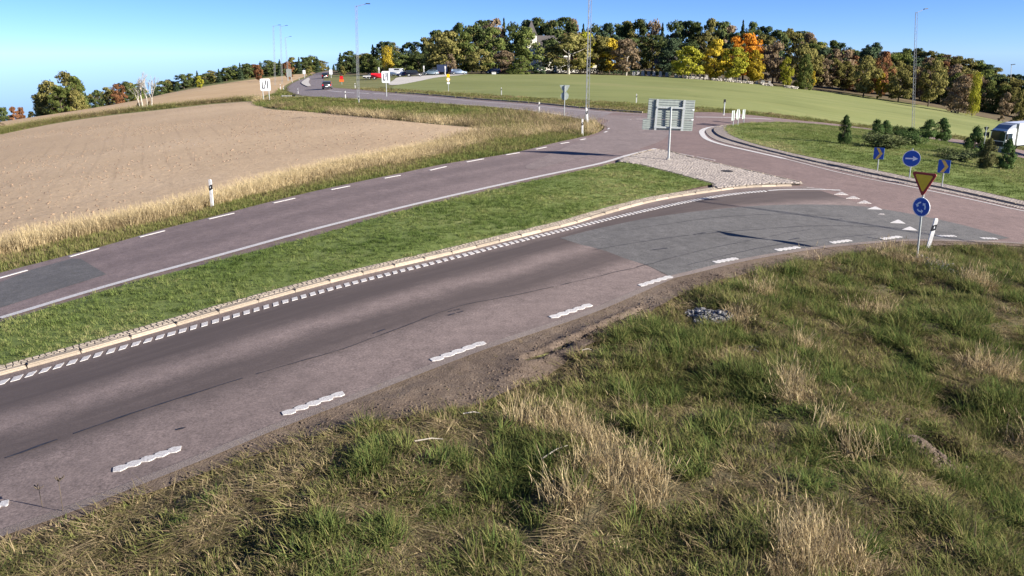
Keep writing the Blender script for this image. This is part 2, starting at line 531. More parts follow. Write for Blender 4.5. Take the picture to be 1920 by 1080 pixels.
def tube(bm, a, b, r0, r1=None, n=8, caps=True):
    a = Vector(a); b = Vector(b); r1 = r0 if r1 is None else r1
    d = (b - a).normalized()
    s = d.orthogonal().normalized(); t = d.cross(s)
    A = [bm.verts.new(a + (s * math.cos(k*2*math.pi/n) + t * math.sin(k*2*math.pi/n)) * r0) for k in range(n)]
    B = [bm.verts.new(b + (s * math.cos(k*2*math.pi/n) + t * math.sin(k*2*math.pi/n)) * r1) for k in range(n)]
    for k in range(n): bm.faces.new((A[k], A[(k+1)%n], B[(k+1)%n], B[k]))
    if caps:
        bm.faces.new(A[::-1]); bm.faces.new(B)

def prism(bm, pts, y0, y1):
    """outline in XZ extruded along Y"""
    A = [bm.verts.new((x, y0, z)) for x, z in pts]; B = [bm.verts.new((x, y1, z)) for x, z in pts]
    n = len(pts)
    bm.faces.new(A); bm.faces.new(B[::-1])
    for k in range(n): bm.faces.new((A[(k+1)%n], A[k], B[k], B[(k+1)%n]))

def fix(bm):
    bmesh.ops.recalc_face_normals(bm, faces=bm.faces[:]); return bm

def part_box(name, mat, parent, *b, bevel=0.):
    bm = bmesh.new()
    box(bm, *b)
    if bevel: bmesh.ops.bevel(bm, geom=bm.edges[:], offset=bevel, segments=2, affect='EDGES')
    return bm_obj(name, bm, mat, parent)

def part_tube(name, mat, parent, a, b, r0, r1=None, n=8):
    bm = bmesh.new(); tube(bm, a, b, r0, r1, n)
    return bm_obj(name, fix(bm), mat, parent, False)

def copy_tree(o, parent=None):
    c = o.copy(); COL.objects.link(c)
    if parent is not None: c.parent = parent
    for ch in o.children: copy_tree(ch, c)
    return c

# polar grid of sample points shared by every sheet laid on the ground
ANG = np.radians(np.arange(-62, 62.01, 1.1))
RAD = np.geomspace(5.0, 900, 165)
_A, _R = np.meshgrid(ANG, RAD)
GX, GY = (_R * np.sin(_A)).ravel(), (_R * np.cos(_A)).ravel()

def sheet(name, poly, zoff, mat, parent=None, bump=None, extra=None):
    """a closed outline filled with triangles that follow the ground; zoff a number or f(x, y)"""
    poly = np.asarray(poly)
    lo = poly.min(0); hi = poly.max(0)
    px, py = GX, GY
    if extra is not None:
        px = np.concatenate([GX, extra[0]]); py = np.concatenate([GY, extra[1]])
    k = (px > lo[0]) & (px < hi[0]) & (py > lo[1]) & (py < hi[1])
    gx, gy = px[k], py[k]
    k = inside(poly, gx, gy)
    gx, gy = gx[k], gy[k]
    d = dist_line(poly, gx, gy, True)
    k = d > .12 + .008 * np.hypot(gx, gy)
    gx, gy = gx[k], gy[k]
    n = len(poly)
    co = [Vector((float(a), float(b))) for a, b in poly] + [Vector((float(a), float(b))) for a, b in zip(gx, gy)]
    vo, _, fo, *_ = delaunay_2d_cdt(co, [], [list(range(n))], 1, 1e-4)
    V = np.array([(v.x, v.y) for v in vo])
    z = terr(V[:, 0], V[:, 1])
    z = z + (zoff(V[:, 0], V[:, 1]) if callable(zoff) else zoff)
    if bump is not None: z = z + bump(V[:, 0], V[:, 1])
    F = []
    for f in fo:
        a, b, c = V[f[0]], V[f[1]], V[f[2]]
        F.append(f if (b[0]-a[0])*(c[1]-a[1]) - (b[1]-a[1])*(c[0]-a[0]) > 0 else f[::-1])
    return mesh_obj(name, np.column_stack([V, z]), F, mat, parent, True)

def ribbon(name, A, B, zoff, mat, n, m=6, parent=None):
    A = resample(A, n); B = resample(B, n)
    V = []; UV = []
    s = arclen((A + B) / 2)
    for i in range(n):
        for j in range(m + 1):
            t = j / m; p = A[i] * (1 - t) + B[i] * t
            V.append((p[0], p[1], tz(*p) + zoff)); UV.append((s[i], t))
    F = []
    for i in range(n - 1):
        for j in range(m):
            a = i * (m + 1) + j
            F.append((a, a + 1, a + m + 2, a + m + 1))
    V = np.array(V)
    a, b, c = V[F[0][0]], V[F[0][1]], V[F[0][2]]
    if (b[0]-a[0])*(c[1]-a[1]) - (b[1]-a[1])*(c[0]-a[0]) < 0: F = [f[::-1] for f in F]
    return mesh_obj(name, V, F, mat, parent, True, UV)

def stripe(name, P, w, zoff, mat, parent=None, th=0.):
    L = offset(P, w / 2); R = offset(P, -w / 2)
    V = []; n = len(P)
    for k in range(n):
        for p in (L[k], R[k]): V.append((p[0], p[1], tz(*p) + zoff))
    F = [(2*k, 2*k+1, 2*k+3, 2*k+2) for k in range(n - 1)]
    return mesh_obj(name, V, F, mat, parent)

def quad_mark(name, pts, zoff, mat, parent):
    """flat painted mark, 3 mm thick, outline counter-clockwise in plan"""
    n = len(pts); pts = [np.asarray(p) for p in pts]
    ar = sum(pts[i][0]*pts[(i+1)%n][1] - pts[(i+1)%n][0]*pts[i][1] for i in range(n))
    if ar < 0: pts = pts[::-1]
    V = [(p[0], p[1], tz(*p) + zoff) for p in pts] + [(p[0], p[1], tz(*p) + zoff - .02) for p in pts]
    F = [tuple(range(n))] + [(k, n + k, n + (k+1) % n, (k+1) % n) for k in range(n)]
    return mesh_obj(name, V, F, mat, parent)

# ------------------------------------------------------------------ the land
def base_land():
    ang = np.radians(np.concatenate([np.arange(-180, -62, 4.0), np.arange(-62, 62, 1.1), np.arange(62, 180, 4.0)]))
    rad = np.concatenate([np.geomspace(1.5, 900, 150), np.geomspace(960, 4000, 18)])
    A, R = np.meshgrid(ang, rad)
    X, Y = (R * np.sin(A)).ravel(), (R * np.cos(A)).ravel()
    Z = terr(X, Y) - .07
    nv = np.vstack([EDGE, [(60, 30), (60, -5), (-16, -5), (-16, 6)]])
    Z = Z - .7 * (inside(nv, X, Y) & (dist_line(EDGE[::3], X, Y) > 1.2))
    n = len(ang); F = []
    for i in range(len(rad) - 1):
        for j in range(n):
            a = i*n + j; b = i*n + (j+1) % n
            F.append((b, a, a + n, b + n))
    V = np.column_stack([X, Y, Z])
    V = np.vstack([V, [[0, 0, -.07]]]); c = len(V) - 1
    F += [((j+1) % n, c, j) for j in range(n)]
    F = [f[::-1] if False else f for f in F]
    o = mesh_obj('ground', V, F, M_FARGRASS, None, True)
    return structure(o)

# edges of the carriageways
KERB_PX = [(-170, 748), (0, 705), (200, 650), (400, 592), (640, 526), (853, 476), (1067, 423), (1120, 407), (1232, 377), (1331, 361), (1406, 352), (1512, 349)]
EDGE_PX = [(-170, 1068), (0, 1002), (100, 968), (200, 930), (300, 890), (400, 850), (500, 808), (640, 755), (760, 708), (900, 655), (1000, 622), (1100, 588), (1180, 555), (1261, 520), (1300, 511), (1396, 488), (1527, 466), (1615, 457), (1700, 451), (1800, 452), (1920, 457), (2060, 470), (2200, 490)]
WLINE_PX = [(-170, 646), (0, 597), (200, 537), (400, 482), (575, 434), (750, 390), (960, 342), (1120, 308), (1175, 292), (1229, 279)]
FAREDGE_PX = [(-170, 560), (0, 512), (100, 486), (200, 460), (300, 431), (400, 406), (575, 362), (750, 325), (837, 307), (960, 287), (1040, 268), (1095, 256), (1122, 248), (1133, 240), (1128, 233), (1112, 228)]
NORTH_LO = [(1112, 228), (1060, 219), (960, 205), (800, 193), (646, 185), (575, 181), (548, 175), (537, 169), (542, 160), (556, 152), (571, 147), (590, 138), (604, 131)]
NORTH_UP = [(621, 130), (611, 141), (607, 151), (609, 158), (625, 164), (665, 167), (730, 173), (800, 178), (900, 187), (1000, 194), (1100, 204), (1205, 212), (1300, 210), (1350, 211), (1420, 217), (1500, 226), (1555, 231), (1630, 241), (1700, 250), (1800, 262), (1920, 282), (2060, 310), (2250, 360), (2300, 430)]

KERB = smooth(W(KERB_PX), .5)
EDGE = smooth(W(EDGE_PX), .5)
WLINE = smooth(W(WLINE_PX), .5)
FAREDGE = smooth(W(FAREDGE_PX), .5)
NLO = smooth(W(NORTH_LO), .8)
NUP = smooth(W(NORTH_UP), .8)

base_land()
road_poly = np.vstack([EDGE, NUP[::-1], NLO[::-1], FAREDGE[::-1][1:]])
road = structure(sheet('road', road_poly, 0.0, M_ROAD))

near_lane = ribbon('near_carriageway', KERB, EDGE[arclen(EDGE) < arclen(EDGE)[-1] * .80], .006, M_NEAR, 130, 8)
structure(near_lane)
i_f = int(np.argmin(np.linalg.norm(FAREDGE - G(1095, 256), axis=1)))
far_lane = ribbon('far_carriageway', FAREDGE[:i_f + 1], WLINE[arclen(WLINE) < arclen(WLINE)[-1] * .985], .006, M_FAR, 110, 6)
structure(far_lane)
# the part of the ring surfaced with the paler mauve asphalt
mauve = smooth(W([(1128, 233), (1140, 226), (1112, 216), (1205, 219), (1248, 230), (1254, 250), (1240, 264), (1205, 277), (1165, 286), (1110, 292), (1000, 318), (985, 312), (1040, 285), (1095, 262), (1126, 250), (1139, 240)]), .6, True)
structure(sheet('ring_surface', mauve, .012, M_MAUVE))
patch = W([(1050, 447), (1130, 427), (1230, 407), (1350, 392), (1450, 385), (1540, 384), (1620, 388), (1700, 400), (1800, 421), (1893, 447)])
patch = np.vstack([smooth(patch, .6), W([(1850, 452), (1750, 449), (1690, 449), (1615, 455), (1527, 464), (1396, 486), (1300, 508), (1258, 520), (1216, 499)])])
structure(sheet('grey_patch', patch, .012, M_PATCH))
patch2 = np.vstack([W([(-170, 575), (0, 530), (60, 506), (135, 485), (152, 486), (200, 515), (120, 540), (0, 578), (-170, 632)])])
structure(sheet('grey_patch_exit', patch2, .012, M_PATCH))
north_poly = np.vstack([smooth(W([(1112, 226), (1060, 217), (960, 204), (800, 192.5), (646, 184.5), (575, 180), (548, 174), (540, 169), (545, 160), (558, 152), (573, 147), (592, 138), (606, 131)]), .8),
                        smooth(W([(619, 130.5), (609, 141), (605, 151), (607, 159), (625, 165.5), (665, 168.5), (730, 174.5), (800, 180), (900, 188.5), (1000, 196), (1100, 206), (1150, 211)]), .8)])
structure(sheet('north_road', north_poly, .012, M_NORTH))

# ---- painted marks: every dash a part of the carriageway it lies on
def dash(p, q, w, zoff, mat, parent, name='edge_dash', blocks=0):
    a, b = G(*p), G(*q)
    d = (b - a) / np.linalg.norm(b - a); nrm = np.array((-d[1], d[0]))
    return quad_mark(name, [a - nrm*w/2, b - nrm*w/2, b + nrm*w/2, a + nrm*w/2], zoff, mat, parent)

Z_P = .016
def ribbed_dash(p, q, w, parent):
    """thick line of slanted ribs that run into each other, ragged along one side"""
    a, b = G(*p), G(*q)
    L = np.linalg.norm(b - a); d = (b - a) / L; nrm = np.array((-d[1], d[0]))
    n = 5; up = []; lo = []
    for k in range(n):
        s0 = L * k / n; s1 = L * (k + 1) / n
        lo += [a + d*(s0 + .02) - nrm*w*(.16 + random.random()*.14), a + d*(s0 + (s1-s0)*.55) - nrm*w*(.52 + random.random()*.06), a + d*(s1 - .015) - nrm*w*(.40 + random.random()*.10)]
        up += [a + d*(s0 + .05) + nrm*w*(.42 + random.random()*.06), a + d*(s0 + (s1-s0)*.6) + nrm*w*(.50 + random.random()*.05), a + d*(s1 + .03) + nrm*w*(.20 + random.random()*.14)]
    return quad_mark('edge_dash', lo + up[::-1], Z_P + .004, M_PAINT, parent)

EDGE_DASH = [((-75, 980), (15, 943)), ((208, 885), (338, 841)), ((527, 779), (643, 738)), ((807, 678), (907, 643)), ((1031, 597), (1107, 572)), ((1198, 537), (1258, 519))]
for p, q in EDGE_DASH: ribbed_dash(p, q, .19, near_lane)
for p, q in [((1338, 493), (1381, 485)), ((1454, 470), (1497, 464)), ((1557, 456), (1594, 451)), ((1652, 449), (1688, 444)), ((1757, 443), (1790, 443)), ((1838, 447), (1868, 448))]:
    ribbed_dash(p, q, .21, near_lane)

FAR_DASH = [((-20, 527), (51, 507)), ((130, 482), (184, 466.5)), ((261, 445), (308, 433)), ((391, 411), (438, 400)), ((512, 381), (552, 372)), ((620, 356), (655, 349)), ((720, 334.5), (750, 329)), ((805, 319.5), (836, 312.5)), ((874, 304), (906, 298)), ((948, 290.5), (973, 286.5)), ((1004, 280), (1024, 276)), ((1050, 269.5), (1066, 267)), ((1087, 262.5), (1098, 260.5)), ((1133, 248.5), (1138, 246.5)), ((1140, 242.5), (1142, 240.5))]
for p, q in FAR_DASH: dash(p, q, .13, Z_P + .004, M_PAINT, far_lane)
for p, q in [((1176, 224), (1183, 224.6)), ((1193, 223.4), (1207, 223.8)), ((1222, 224), (1236, 224.6))]: dash(p, q, .25, Z_P + .004, M_WORN, road)

# the solid line beside the median, worn along its edge
stripe('median_line', offset(WLINE, -.02)[3:], .27, Z_P + .004, M_PAINT, far_lane)
# block line beside the kerb
BLOCK = smooth(W([(-60, 735), (0, 719), (200, 661), (400, 604), (640, 537), (853, 483), (1067, 429), (1120, 416), (1224, 392), (1328, 371), (1393, 362), (1440, 358)]), .4)
bl = arclen(BLOCK)[-1]
s = 0.; per = .25
while s < bl - .3:
    a, t = along(BLOCK, s); b, t2 = along(BLOCK, s + .150 * random.uniform(.93, 1.07))
    nr = np.array((-t[1], t[0])); sk = t * .055
    w = .118 * random.uniform(.92, 1.06)
    quad_mark('line_block', [a - nr*w - sk, b - nr*w - sk*random.uniform(.7, 1.2), b + nr*w*random.uniform(.9, 1.05) + sk, a + nr*w + sk*random.uniform(.7, 1.2)], Z_P, M_PAINT, near_lane)
    s += per
TAIL = smooth(W([(1440, 357.8), (1458, 356.5), (1510, 355.5), (1576, 356.8)]), .4)
stripe('line_tail', TAIL, .16, Z_P, M_PAINT, near_lane)
# give-way teeth
for px, py, w, h in [(1578, 363.5, 25, 4.6), (1600, 371, 25, 4.6), (1621, 379.5, 25, 5), (1641, 391, 26, 5), (1684, 416.5, 27, 6.2), (1706, 429.5, 28, 6.2)]:
    P = [G(px - w*.55, py + h*.30), G(px + w*.50, py + h*.50), G(px + w*.05, py - h*.60), G(px - w*.05, py - h*.60)]
    quad_mark('give_way_tooth', P, .020, M_WORN if py < 385 else M_PAINT, road)
quad_mark('give_way_tooth', [G(1647, 402.5), G(1659, 402.8), G(1656, 401), G(1650, 401)], .020, M_WORN, road)
# ring edge lines
RINGL = smooth(W([(1470, 297.5), (1458, 294.6), (1406, 283), (1354, 271), (1326, 261), (1316, 250), (1318, 244), (1330, 239.5), (1350, 236.5)]), .5)
stripe('ring_line', RINGL, .42, .012, M_PAINT, road)
RINGL2 = smooth(W([(1470, 297.5), (1510, 307.6), (1560, 320.5), (1620, 334), (1660, 341.5)]), .5)
stripe('ring_line', RINGL2, .22, .012, M_WORN, road)
RINGL3 = smooth(W([(1660, 341.5), (1679, 345), (1749, 359), (1838, 378), (1920, 396), (2040, 416)]), .5)
stripe('ring_line', RINGL3, .20, .012, M_PAINT, road)
stripe('exit_line', smooth(W([(1304, 219.5), (1350, 220), (1400, 221.5), (1446, 223.8)]), .8), .40, .012, M_PAINT, road)
for p, q in [((1268, 287), (1300, 293)), ((1306, 294), (1340, 300.5))]: dash(p, q, .16, .012, M_WORN, road, 'worn_dash')
stripe('ring_line', smooth(W([(1512, 352), (1540, 354.5), (1576, 359)]), .5), .14, .016, M_WORN, road)
# north road: pale edge line and dashed marks, far off
stripe('edge_line', smooth(W([(1205, 215), (1100, 208), (1000, 198.5), (900, 190.8), (800, 182.2), (730, 176.8)]), .8), .32, .018, M_WORN, road)
stripe('edge_line', smooth(W([(1108, 226), (1060, 216.6), (960, 203), (800, 191.8), (660, 184.4)]), .8), .30, .018, M_WORN, road)
for p, q in [((720, 176.4), (700, 175.2)), ((690, 175.4), (672, 174.4)), ((664, 174.6), (648, 173)), ((640, 172.5), (614, 170))]:
    dash(p, q, .35, .018, M_PAINT, road, 'centre_dash')

# tar-sealed seams and cracks
def seam(pts, w, jit, parent, z, step=.22):
    P = resample(smooth(W(pts), .5), max(8, int(arclen(W(pts))[-1] / step)))
    n = len(P)
    P = P + np.column_stack([np.interp(np.arange(n), np.arange(0, n + 4, 3), rng.normal(0, jit, len(np.arange(0, n + 4, 3)))), rng.normal(0, jit * .4, n)])
    L = offset(P, w/2); R = offset(P, -w/2); V = []
    for k in range(n):
        f = .5 + .9 * rng.random()
        for p in (P[k] + (L[k]-P[k]) * f, P[k] + (R[k]-P[k]) * f): V.append((p[0], p[1], tz(*p) + z))
    F = [(2*k, 2*k+1, 2*k+3, 2*k+2) for k in range(n - 1) if rng.random() > .03]
    return mesh_obj('seam', V, F, M_TAR, parent)
seam([(10, 860), (185, 797), (370, 737), (480, 702)], .05, .02, near_lane, .0145)
seam([(480, 702), (640, 656), (760, 612), (860, 575), (1000, 547), (1195, 502)], .028, .02, near_lane, .0145)
seam([(1200, 501), (1270, 482), (1400, 452), (1520, 430)], .03, .03, road, .016)
seam([(1110, 470), (1250, 447), (1400, 432), (1540, 424), (1680, 428), (1800, 440)], .035, .03, road, .0165)
seam([(1290, 497), (1420, 466), (1540, 449), (1640, 440)], .03, .03, road, .0165)
seam([(1180, 432), (1330, 410), (1470, 402), (1600, 408)], .025, .03, road, .0165)
for p, q in [((1220, 470), (1250, 466)), ((1300, 440), (1322, 437)), ((1480, 450), (1498, 447)), ((1560, 412), (1578, 411))]:
    seam([p, ((p[0]+q[0])/2, (p[1]+q[1])/2), q], .06, .015, road, .0168, .08)
for p, q in [((838, 586), (862, 580)), ((842, 592), (868, 584)), ((700, 626), (722, 618)), ((330, 807), (345, 803))]:
    seam([p, ((p[0]+q[0])/2, (p[1]+q[1])/2), q], .05, .012, near_lane, .012, .08)

# ------------------------------------------------------------------ fields and verges
FIELD_PX = [(-150, 282), (-60, 263), (0, 252), (100, 232), (200, 217), (300, 206), (400, 195), (470, 190), (485, 196), (505, 204), (560, 208), (640, 215), (720, 223), (800, 231), (870, 237), (900, 241), (905, 246), (880, 255), (760, 279), (640, 303), (560, 319), (480, 340), (400, 369), (300, 396), (200, 416), (100, 440), (0, 463), (-150, 505)]
FIELD = smooth(W(FIELD_PX), .8, True)
def field_bump(x, y):
    d = np.hypot(x, y)
    a = sm(dist_line(FIELD, x, y, True), 0, 1.5)
    return a * (.14 * N1(x, y, 9.) + .05 * N2(x, y, 1.3))
structure(sheet('tilled_field', FIELD, -.02, M_FIELD, bump=field_bump))
STUB = smooth(W([(-150, 272), (-60, 256), (0, 245), (100, 225), (200, 210), (300, 199), (400, 189), (470, 184), (500, 178), (528, 170), (535, 160), (552, 151), (570, 144), (600, 133)]), .8)
STUB2 = smooth(np.array([at_range(600, 420)[:2], at_range(540, 330)[:2], at_range(480, 300)[:2], at_range(400, 270)[:2], at_range(330, 260)[:2], at_range(200, 250)[:2], at_range(60, 230)[:2], at_range(-80, 200)[:2], at_range(-150, 150)[:2]]), 1.5)
structure(sheet('stubble_field', np.vstack([STUB, STUB2]), -.03, M_STUBBLE))
GREEN = smooth(np.vstack([W([(735, 164), (760, 171), (840, 176.5), (900, 179.5), (1000, 186), (1100, 191), (1240, 199), (1360, 206), (1440, 214), (1500, 221), (1640, 238), (1760, 252), (1920, 276), (2080, 305)]),
                   np.array([at_range(2080, 165)[:2], at_range(1920, 195)[:2], at_range(1850, 215)[:2], at_range(1760, 235)[:2], at_range(1640, 245)[:2], at_range(1560, 248)[:2], at_range(1400, 245)[:2], at_range(1200, 240)[:2], at_range(960, 235)[:2], at_range(860, 232)[:2]]),
                   W([(800, 145), (760, 155)])]), 1.2, True)
structure(sheet('green_field', GREEN, -.03, M_GREENF))
LOT = smooth(W([(728, 158), (738, 150), (750, 144.5), (800, 141.5), (850, 138.5), (880, 138), (860, 141), (820, 145), (785, 152), (745, 159)]), 1., True)
structure(sheet('parking_lot', LOT, .0, M_LOT))
WOODF = np.vstack([np.array([at_range(p, d)[:2] for p, d in ((620, 300), (720, 262), (860, 242), (960, 241), (1200, 246), (1400, 251), (1560, 254), (1640, 251), (1760, 241), (1850, 222), (1920, 205), (2080, 170))]),
                   np.array([at_range(p, d)[:2] for p, d in ((2300, 200), (2300, 420), (1500, 480), (960, 480), (620, 480))])])
structure(sheet('wood_floor', smooth(WOODF, 2., True), -.02, M_WOODFLOOR))

# ------------------------------------------------------------------ median between the carriageways
MED_UP = smooth(W([(-170, 657), (0, 607), (200, 546), (400, 493), (610, 438), (750, 398), (960, 349), (1060, 327), (1130, 312), (1160, 306)]), .5)
MED_R = smooth(W([(1160, 306), (1195, 311), (1250, 325), (1300, 338), (1335, 348)]), .4)
MED_LO = smooth(W([(1335, 352), (1290, 358), (1232, 368), (1120, 395), (1067, 407), (960, 432), (853, 459), (640, 506), (433, 566), (300, 601), (150, 638), (0, 678), (-170, 720)]), .5)
i_k = int(np.argmin(np.linalg.norm(KERB - G(1290, 366), axis=1)))
MED_LO = np.vstack([MED_R[-1:], offset(KERB, .50)[:i_k][::-1]])
MED = np.vstack([MED_UP, MED_R[1:], MED_LO[1:]])
def med_z(x, y):
    return .028 + .050 * sm(dist_line(MED_UP, x, y), 0, .9)
def med_bump(x, y):
    return sm(dist_line(MED, x, y, True), 0, 1.) * (.10 * (N1(x, y, 3.) - .4))
median = structure(sheet('median', MED, med_z, M_LAWN, bump=med_bump))

def kerb_stone_mesh(L, w, h):
    bm = bmesh.new()
    box(bm, 0, L, -w/2, w/2, -.12, h)
    top = [e for e in bm.edges if all(v.co.z > h - .001 for v in e.verts)]
    bmesh.ops.bevel(bm, geom=top, offset=.025, segments=2, affect='EDGES')
    me = bpy.data.meshes.new('kerb_stone'); bm.to_mesh(me); bm.free(); me.materials.append(M_KERB)
    return me
def lay_kerb(P, parent, L, w, h, name='kerb_stone', gap=.012, limit=300):
    me = [kerb_stone_mesh(L - gap, w, h), kerb_stone_mesh(L - gap, w * .97, h - .008), kerb_stone_mesh(L - gap, w, h + .007)]
    tot = arclen(P)[-1]; s = 0; c = 0
    while s + L <= tot and c < limit:
        a, _ = along(P, s); b, _ = along(P, s + L)
        va = Vector((*a, tz(*a))); vb = Vector((*b, tz(*b)))
        x = (vb - va).normalized(); y = Vector((0, 0, 1)).cross(x).normalized(); z = x.cross(y)
        o = bpy.data.objects.new(name, me[random.randrange(3)])
        COL.objects.link(o); o.parent = parent
        o.matrix_world = Matrix((( x.x, y.x, z.x, va.x), (x.y, y.y, z.y, va.y), (x.z, y.z, z.z, va.z), (0, 0, 0, 1)))
        s += L; c += 1
KERBC = offset(KERB, .085)
lay_kerb(KERBC, median, 1.0, .17, .085)

# ---- small setts laid in courses: too many and too small to pick apart singly
def setts(name, parent, cells, z_of, mat=M_SETT, label=None):
    V = []; F = []
    for (c, ux, uy, lx, ly) in cells:
        hx = lx/2 - .004; hy = ly/2 - .004; dz = rng.normal(0, .002)
        tilt = rng.normal(0, .012, 2); k = len(V)
        for (sx, sy, ins, h) in [(-1,-1,0,-.022),(1,-1,0,-.022),(1,1,0,-.022),(-1,1,0,-.022),(-1,-1,.012,0),(1,-1,.012,0),(1,1,.012,0),(-1,1,.012,0)]:
            p = c + ux * sx * (hx - ins) + uy * sy * (hy - ins)
            V.append((p[0], p[1], z_of(p) + h + (dz + tilt[0]*sx*hx*2 + tilt[1]*sy*hy*2 if h == 0 else 0)))
        F += [(k+4,k+5,k+6,k+7),(k,k+1,k+5,k+4),(k+1,k+2,k+6,k+5),(k+2,k+3,k+7,k+6),(k+3,k,k+4,k+7)]
    o = mesh_obj(name, V, F, mat, parent); o['kind'] = 'stuff'
    if label: o['label'] = label
    return o

# a strip of setts behind the kerb
STRIP_O = offset(KERB, .15)
cells = []
for row in range(3):
    P = offset(KERB, .178 + .055 + row * .112)
    tot = arclen(P)[-1]; s = random.random() * .1
    while s < tot * .90:
        L = random.uniform(.10, .16)
        a, t = along(P, s + L/2)
        cells.append((a, t, np.array((-t[1], t[0])), L, .108)); s += L
setts('kerb_sett_strip', median, cells, lambda p: tz(*p) + .080, M_STRIP)
# bed of that strip
sb = np.vstack([offset(KERB, .14), offset(KERB, .52)[::-1]])
ribbon('sett_bed', offset(KERB, .165), offset(KERB, .54), .066, M_SETTBED, 160, 2, median)

# ---- paved tip of the splitter island
PAVE = np.vstack([smooth(W([(1160, 302), (1195, 291), (1229, 282.5), (1248, 284), (1262, 288.5), (1300, 299), (1400, 322), (1505, 346)]), .4),
                  smooth(W([(1508, 347.5), (1470, 347.5), (1406, 350), (1345, 357), (1335, 352)]), .4), MED_R[::-1]])
splitter = structure(sheet('splitter_paving', PAVE, .085, M_SETTBED))
cells = []
lo = PAVE.min(0); hi = PAVE.max(0)
dirv = G(1400, 322) - G(1262, 288.5); dirv /= np.linalg.norm(dirv); per2 = np.array((-dirv[1], dirv[0]))
ctr = PAVE.mean(0)
cs = []
for i in range(-75, 76):
    off = rng.random() * .2
    for j in range(-90, 91):
        wob = .05 * math.sin(j * .18) + .03 * math.sin(j*.07 + i*.2)
        c = ctr + dirv * (j * .205 + off) + per2 * (i * .145 + wob)
        cs.append(c)
cs = np.array(cs)
k = inside(PAVE, cs[:, 0], cs[:, 1]) & (dist_line(PAVE, cs[:, 0], cs[:, 1], True) > .10)
for c in cs[k]: cells.append((c, dirv, per2, .20, .14))
setts('paving_setts', splitter, cells, lambda p: tz(*p) + .108)
SPK = smooth(W([(1166, 300.5), (1195, 290.5), (1229, 282), (1248, 283.5), (1262, 288), (1300, 298.5), (1400, 321.5), (1508, 345.8)]), .4)
lay_kerb(SPK, splitter, .8, .14, .11)
mh = G(1362, 325)
bm = bmesh.new()
tube(bm, (0, 0, -.05), (0, 0, .018), .33, .33, 20)
for k in range(-3, 4):
    hw = math.sqrt(.09 - (k*.08)**2) if abs(k*.08) < .3 else .05
    box(bm, -hw, hw, k*.08 - .015, k*.08 + .015, .018, .026)
mo = bm_obj('manhole_cover', fix(bm), M_TAR)
mo.location = (mh[0], mh[1], tz(*mh) + .108)
tag(mo, 'round dark iron manhole cover set in the splitter island paving', 'manhole cover')

# ------------------------------------------------------------------ roundabout island
ISL_PX = [(1361, 242), (1370, 255.5), (1406, 270), (1458, 284), (1510, 296), (1560, 306), (1615, 317), (1699, 335), (1765, 348), (1838, 363), (1920, 381), (2020, 400), (2110, 395), (2120, 360), (2040, 328), (1960, 308), (1920, 300), (1860, 286), (1800, 273), (1720, 259), (1640, 247), (1572, 239), (1510, 234), (1458, 232), (1406, 233), (1378, 236.5)]
ISL = smooth(W(ISL_PX), .6, True)
def isl_z(x, y):
    return .14 + .30 * sm(dist_line(ISL, x, y, True), 0, 6.)
island = structure(sheet('roundabout_island', ISL, isl_z, M_LAWN, bump=lambda x, y: sm(dist_line(ISL, x, y, True), 0, 1.5) * .12 * (N2(x, y, 4.) - .5)))
APR_I = smooth(W([(1388, 234), (1372, 236.5), (1361, 242), (1370, 255.5), (1406, 270), (1458, 284), (1510, 296), (1560, 306), (1615, 317), (1699, 335), (1765, 348), (1838, 363), (1920, 381), (2020, 400)]), .5)
APR_M = smooth(W([(1380, 234), (1352, 238.5), (1339, 244.5), (1345, 253), (1362, 261.5), (1406, 274.5), (1458, 288), (1510, 300.5), (1560, 311.5), (1615, 323.5), (1699, 341), (1765, 354), (1838, 370), (1920, 388.5), (2020, 408)]), .5)
APR_O = smooth(W([(1372, 233.6), (1345, 236.5), (1326, 242), (1324, 249), (1334, 258.5), (1358, 268), (1406, 279.5), (1458, 291.5), (1510, 304.5), (1560, 316), (1615, 328.5), (1699, 346), (1765, 358.5), (1838, 374.5), (1920, 393), (2020, 413)]), .5)
apron = structure(ribbon('truck_apron', APR_O, APR_M, .012, M_SETTBED, 150, 3))
upper = ribbon('apron_upper', APR_M, APR_I, .10, M_SETTBED, 150, 3, apron)
def course_cells(A, B, rows, n):
    A = resample(A, n); B = resample(B, n); out = []
    for r in range(rows):
        t0 = (r + .5) / rows
        for k in range(n - 1):
            a = A[k]*(1-t0) + B[k]*t0; b = A[k+1]*(1-t0) + B[k+1]*t0
            L = np.linalg.norm(b - a)
            if L < 1e-4: continue
            t = (b - a)/L; wd = np.linalg.norm(B[k] - A[k]) / rows
            out.append(((a+b)/2, t, np.array((-t[1], t[0])), L, wd))
    return out
setts('apron_setts', apron, course_cells(APR_M, APR_I, 5, 300), lambda p: tz(*p) + .122, M_APRON)
setts('apron_setts', apron, course_cells(APR_O, APR_M, 4, 300), lambda p: tz(*p) + .030, M_APRON)
lay_kerb(APR_M, apron, .9, .13, .125)

# ------------------------------------------------------------------ north road: raised kerb line, splitter, culvert
lay_kerb(offset(smooth(W([(1205, 211.6), (1100, 203.6), (1000, 193.6), (900, 186.6), (800, 177.8), (735, 173)]), .8), .0), road, 1.6, .22, .14)
nsp = smooth(W([(572, 161), (565, 156), (570, 151), (578, 146.5), (581, 149), (579, 155), (583, 161.5), (578, 163)]), .6, True)
structure(sheet('far_splitter_island', nsp, .13, M_LOT))

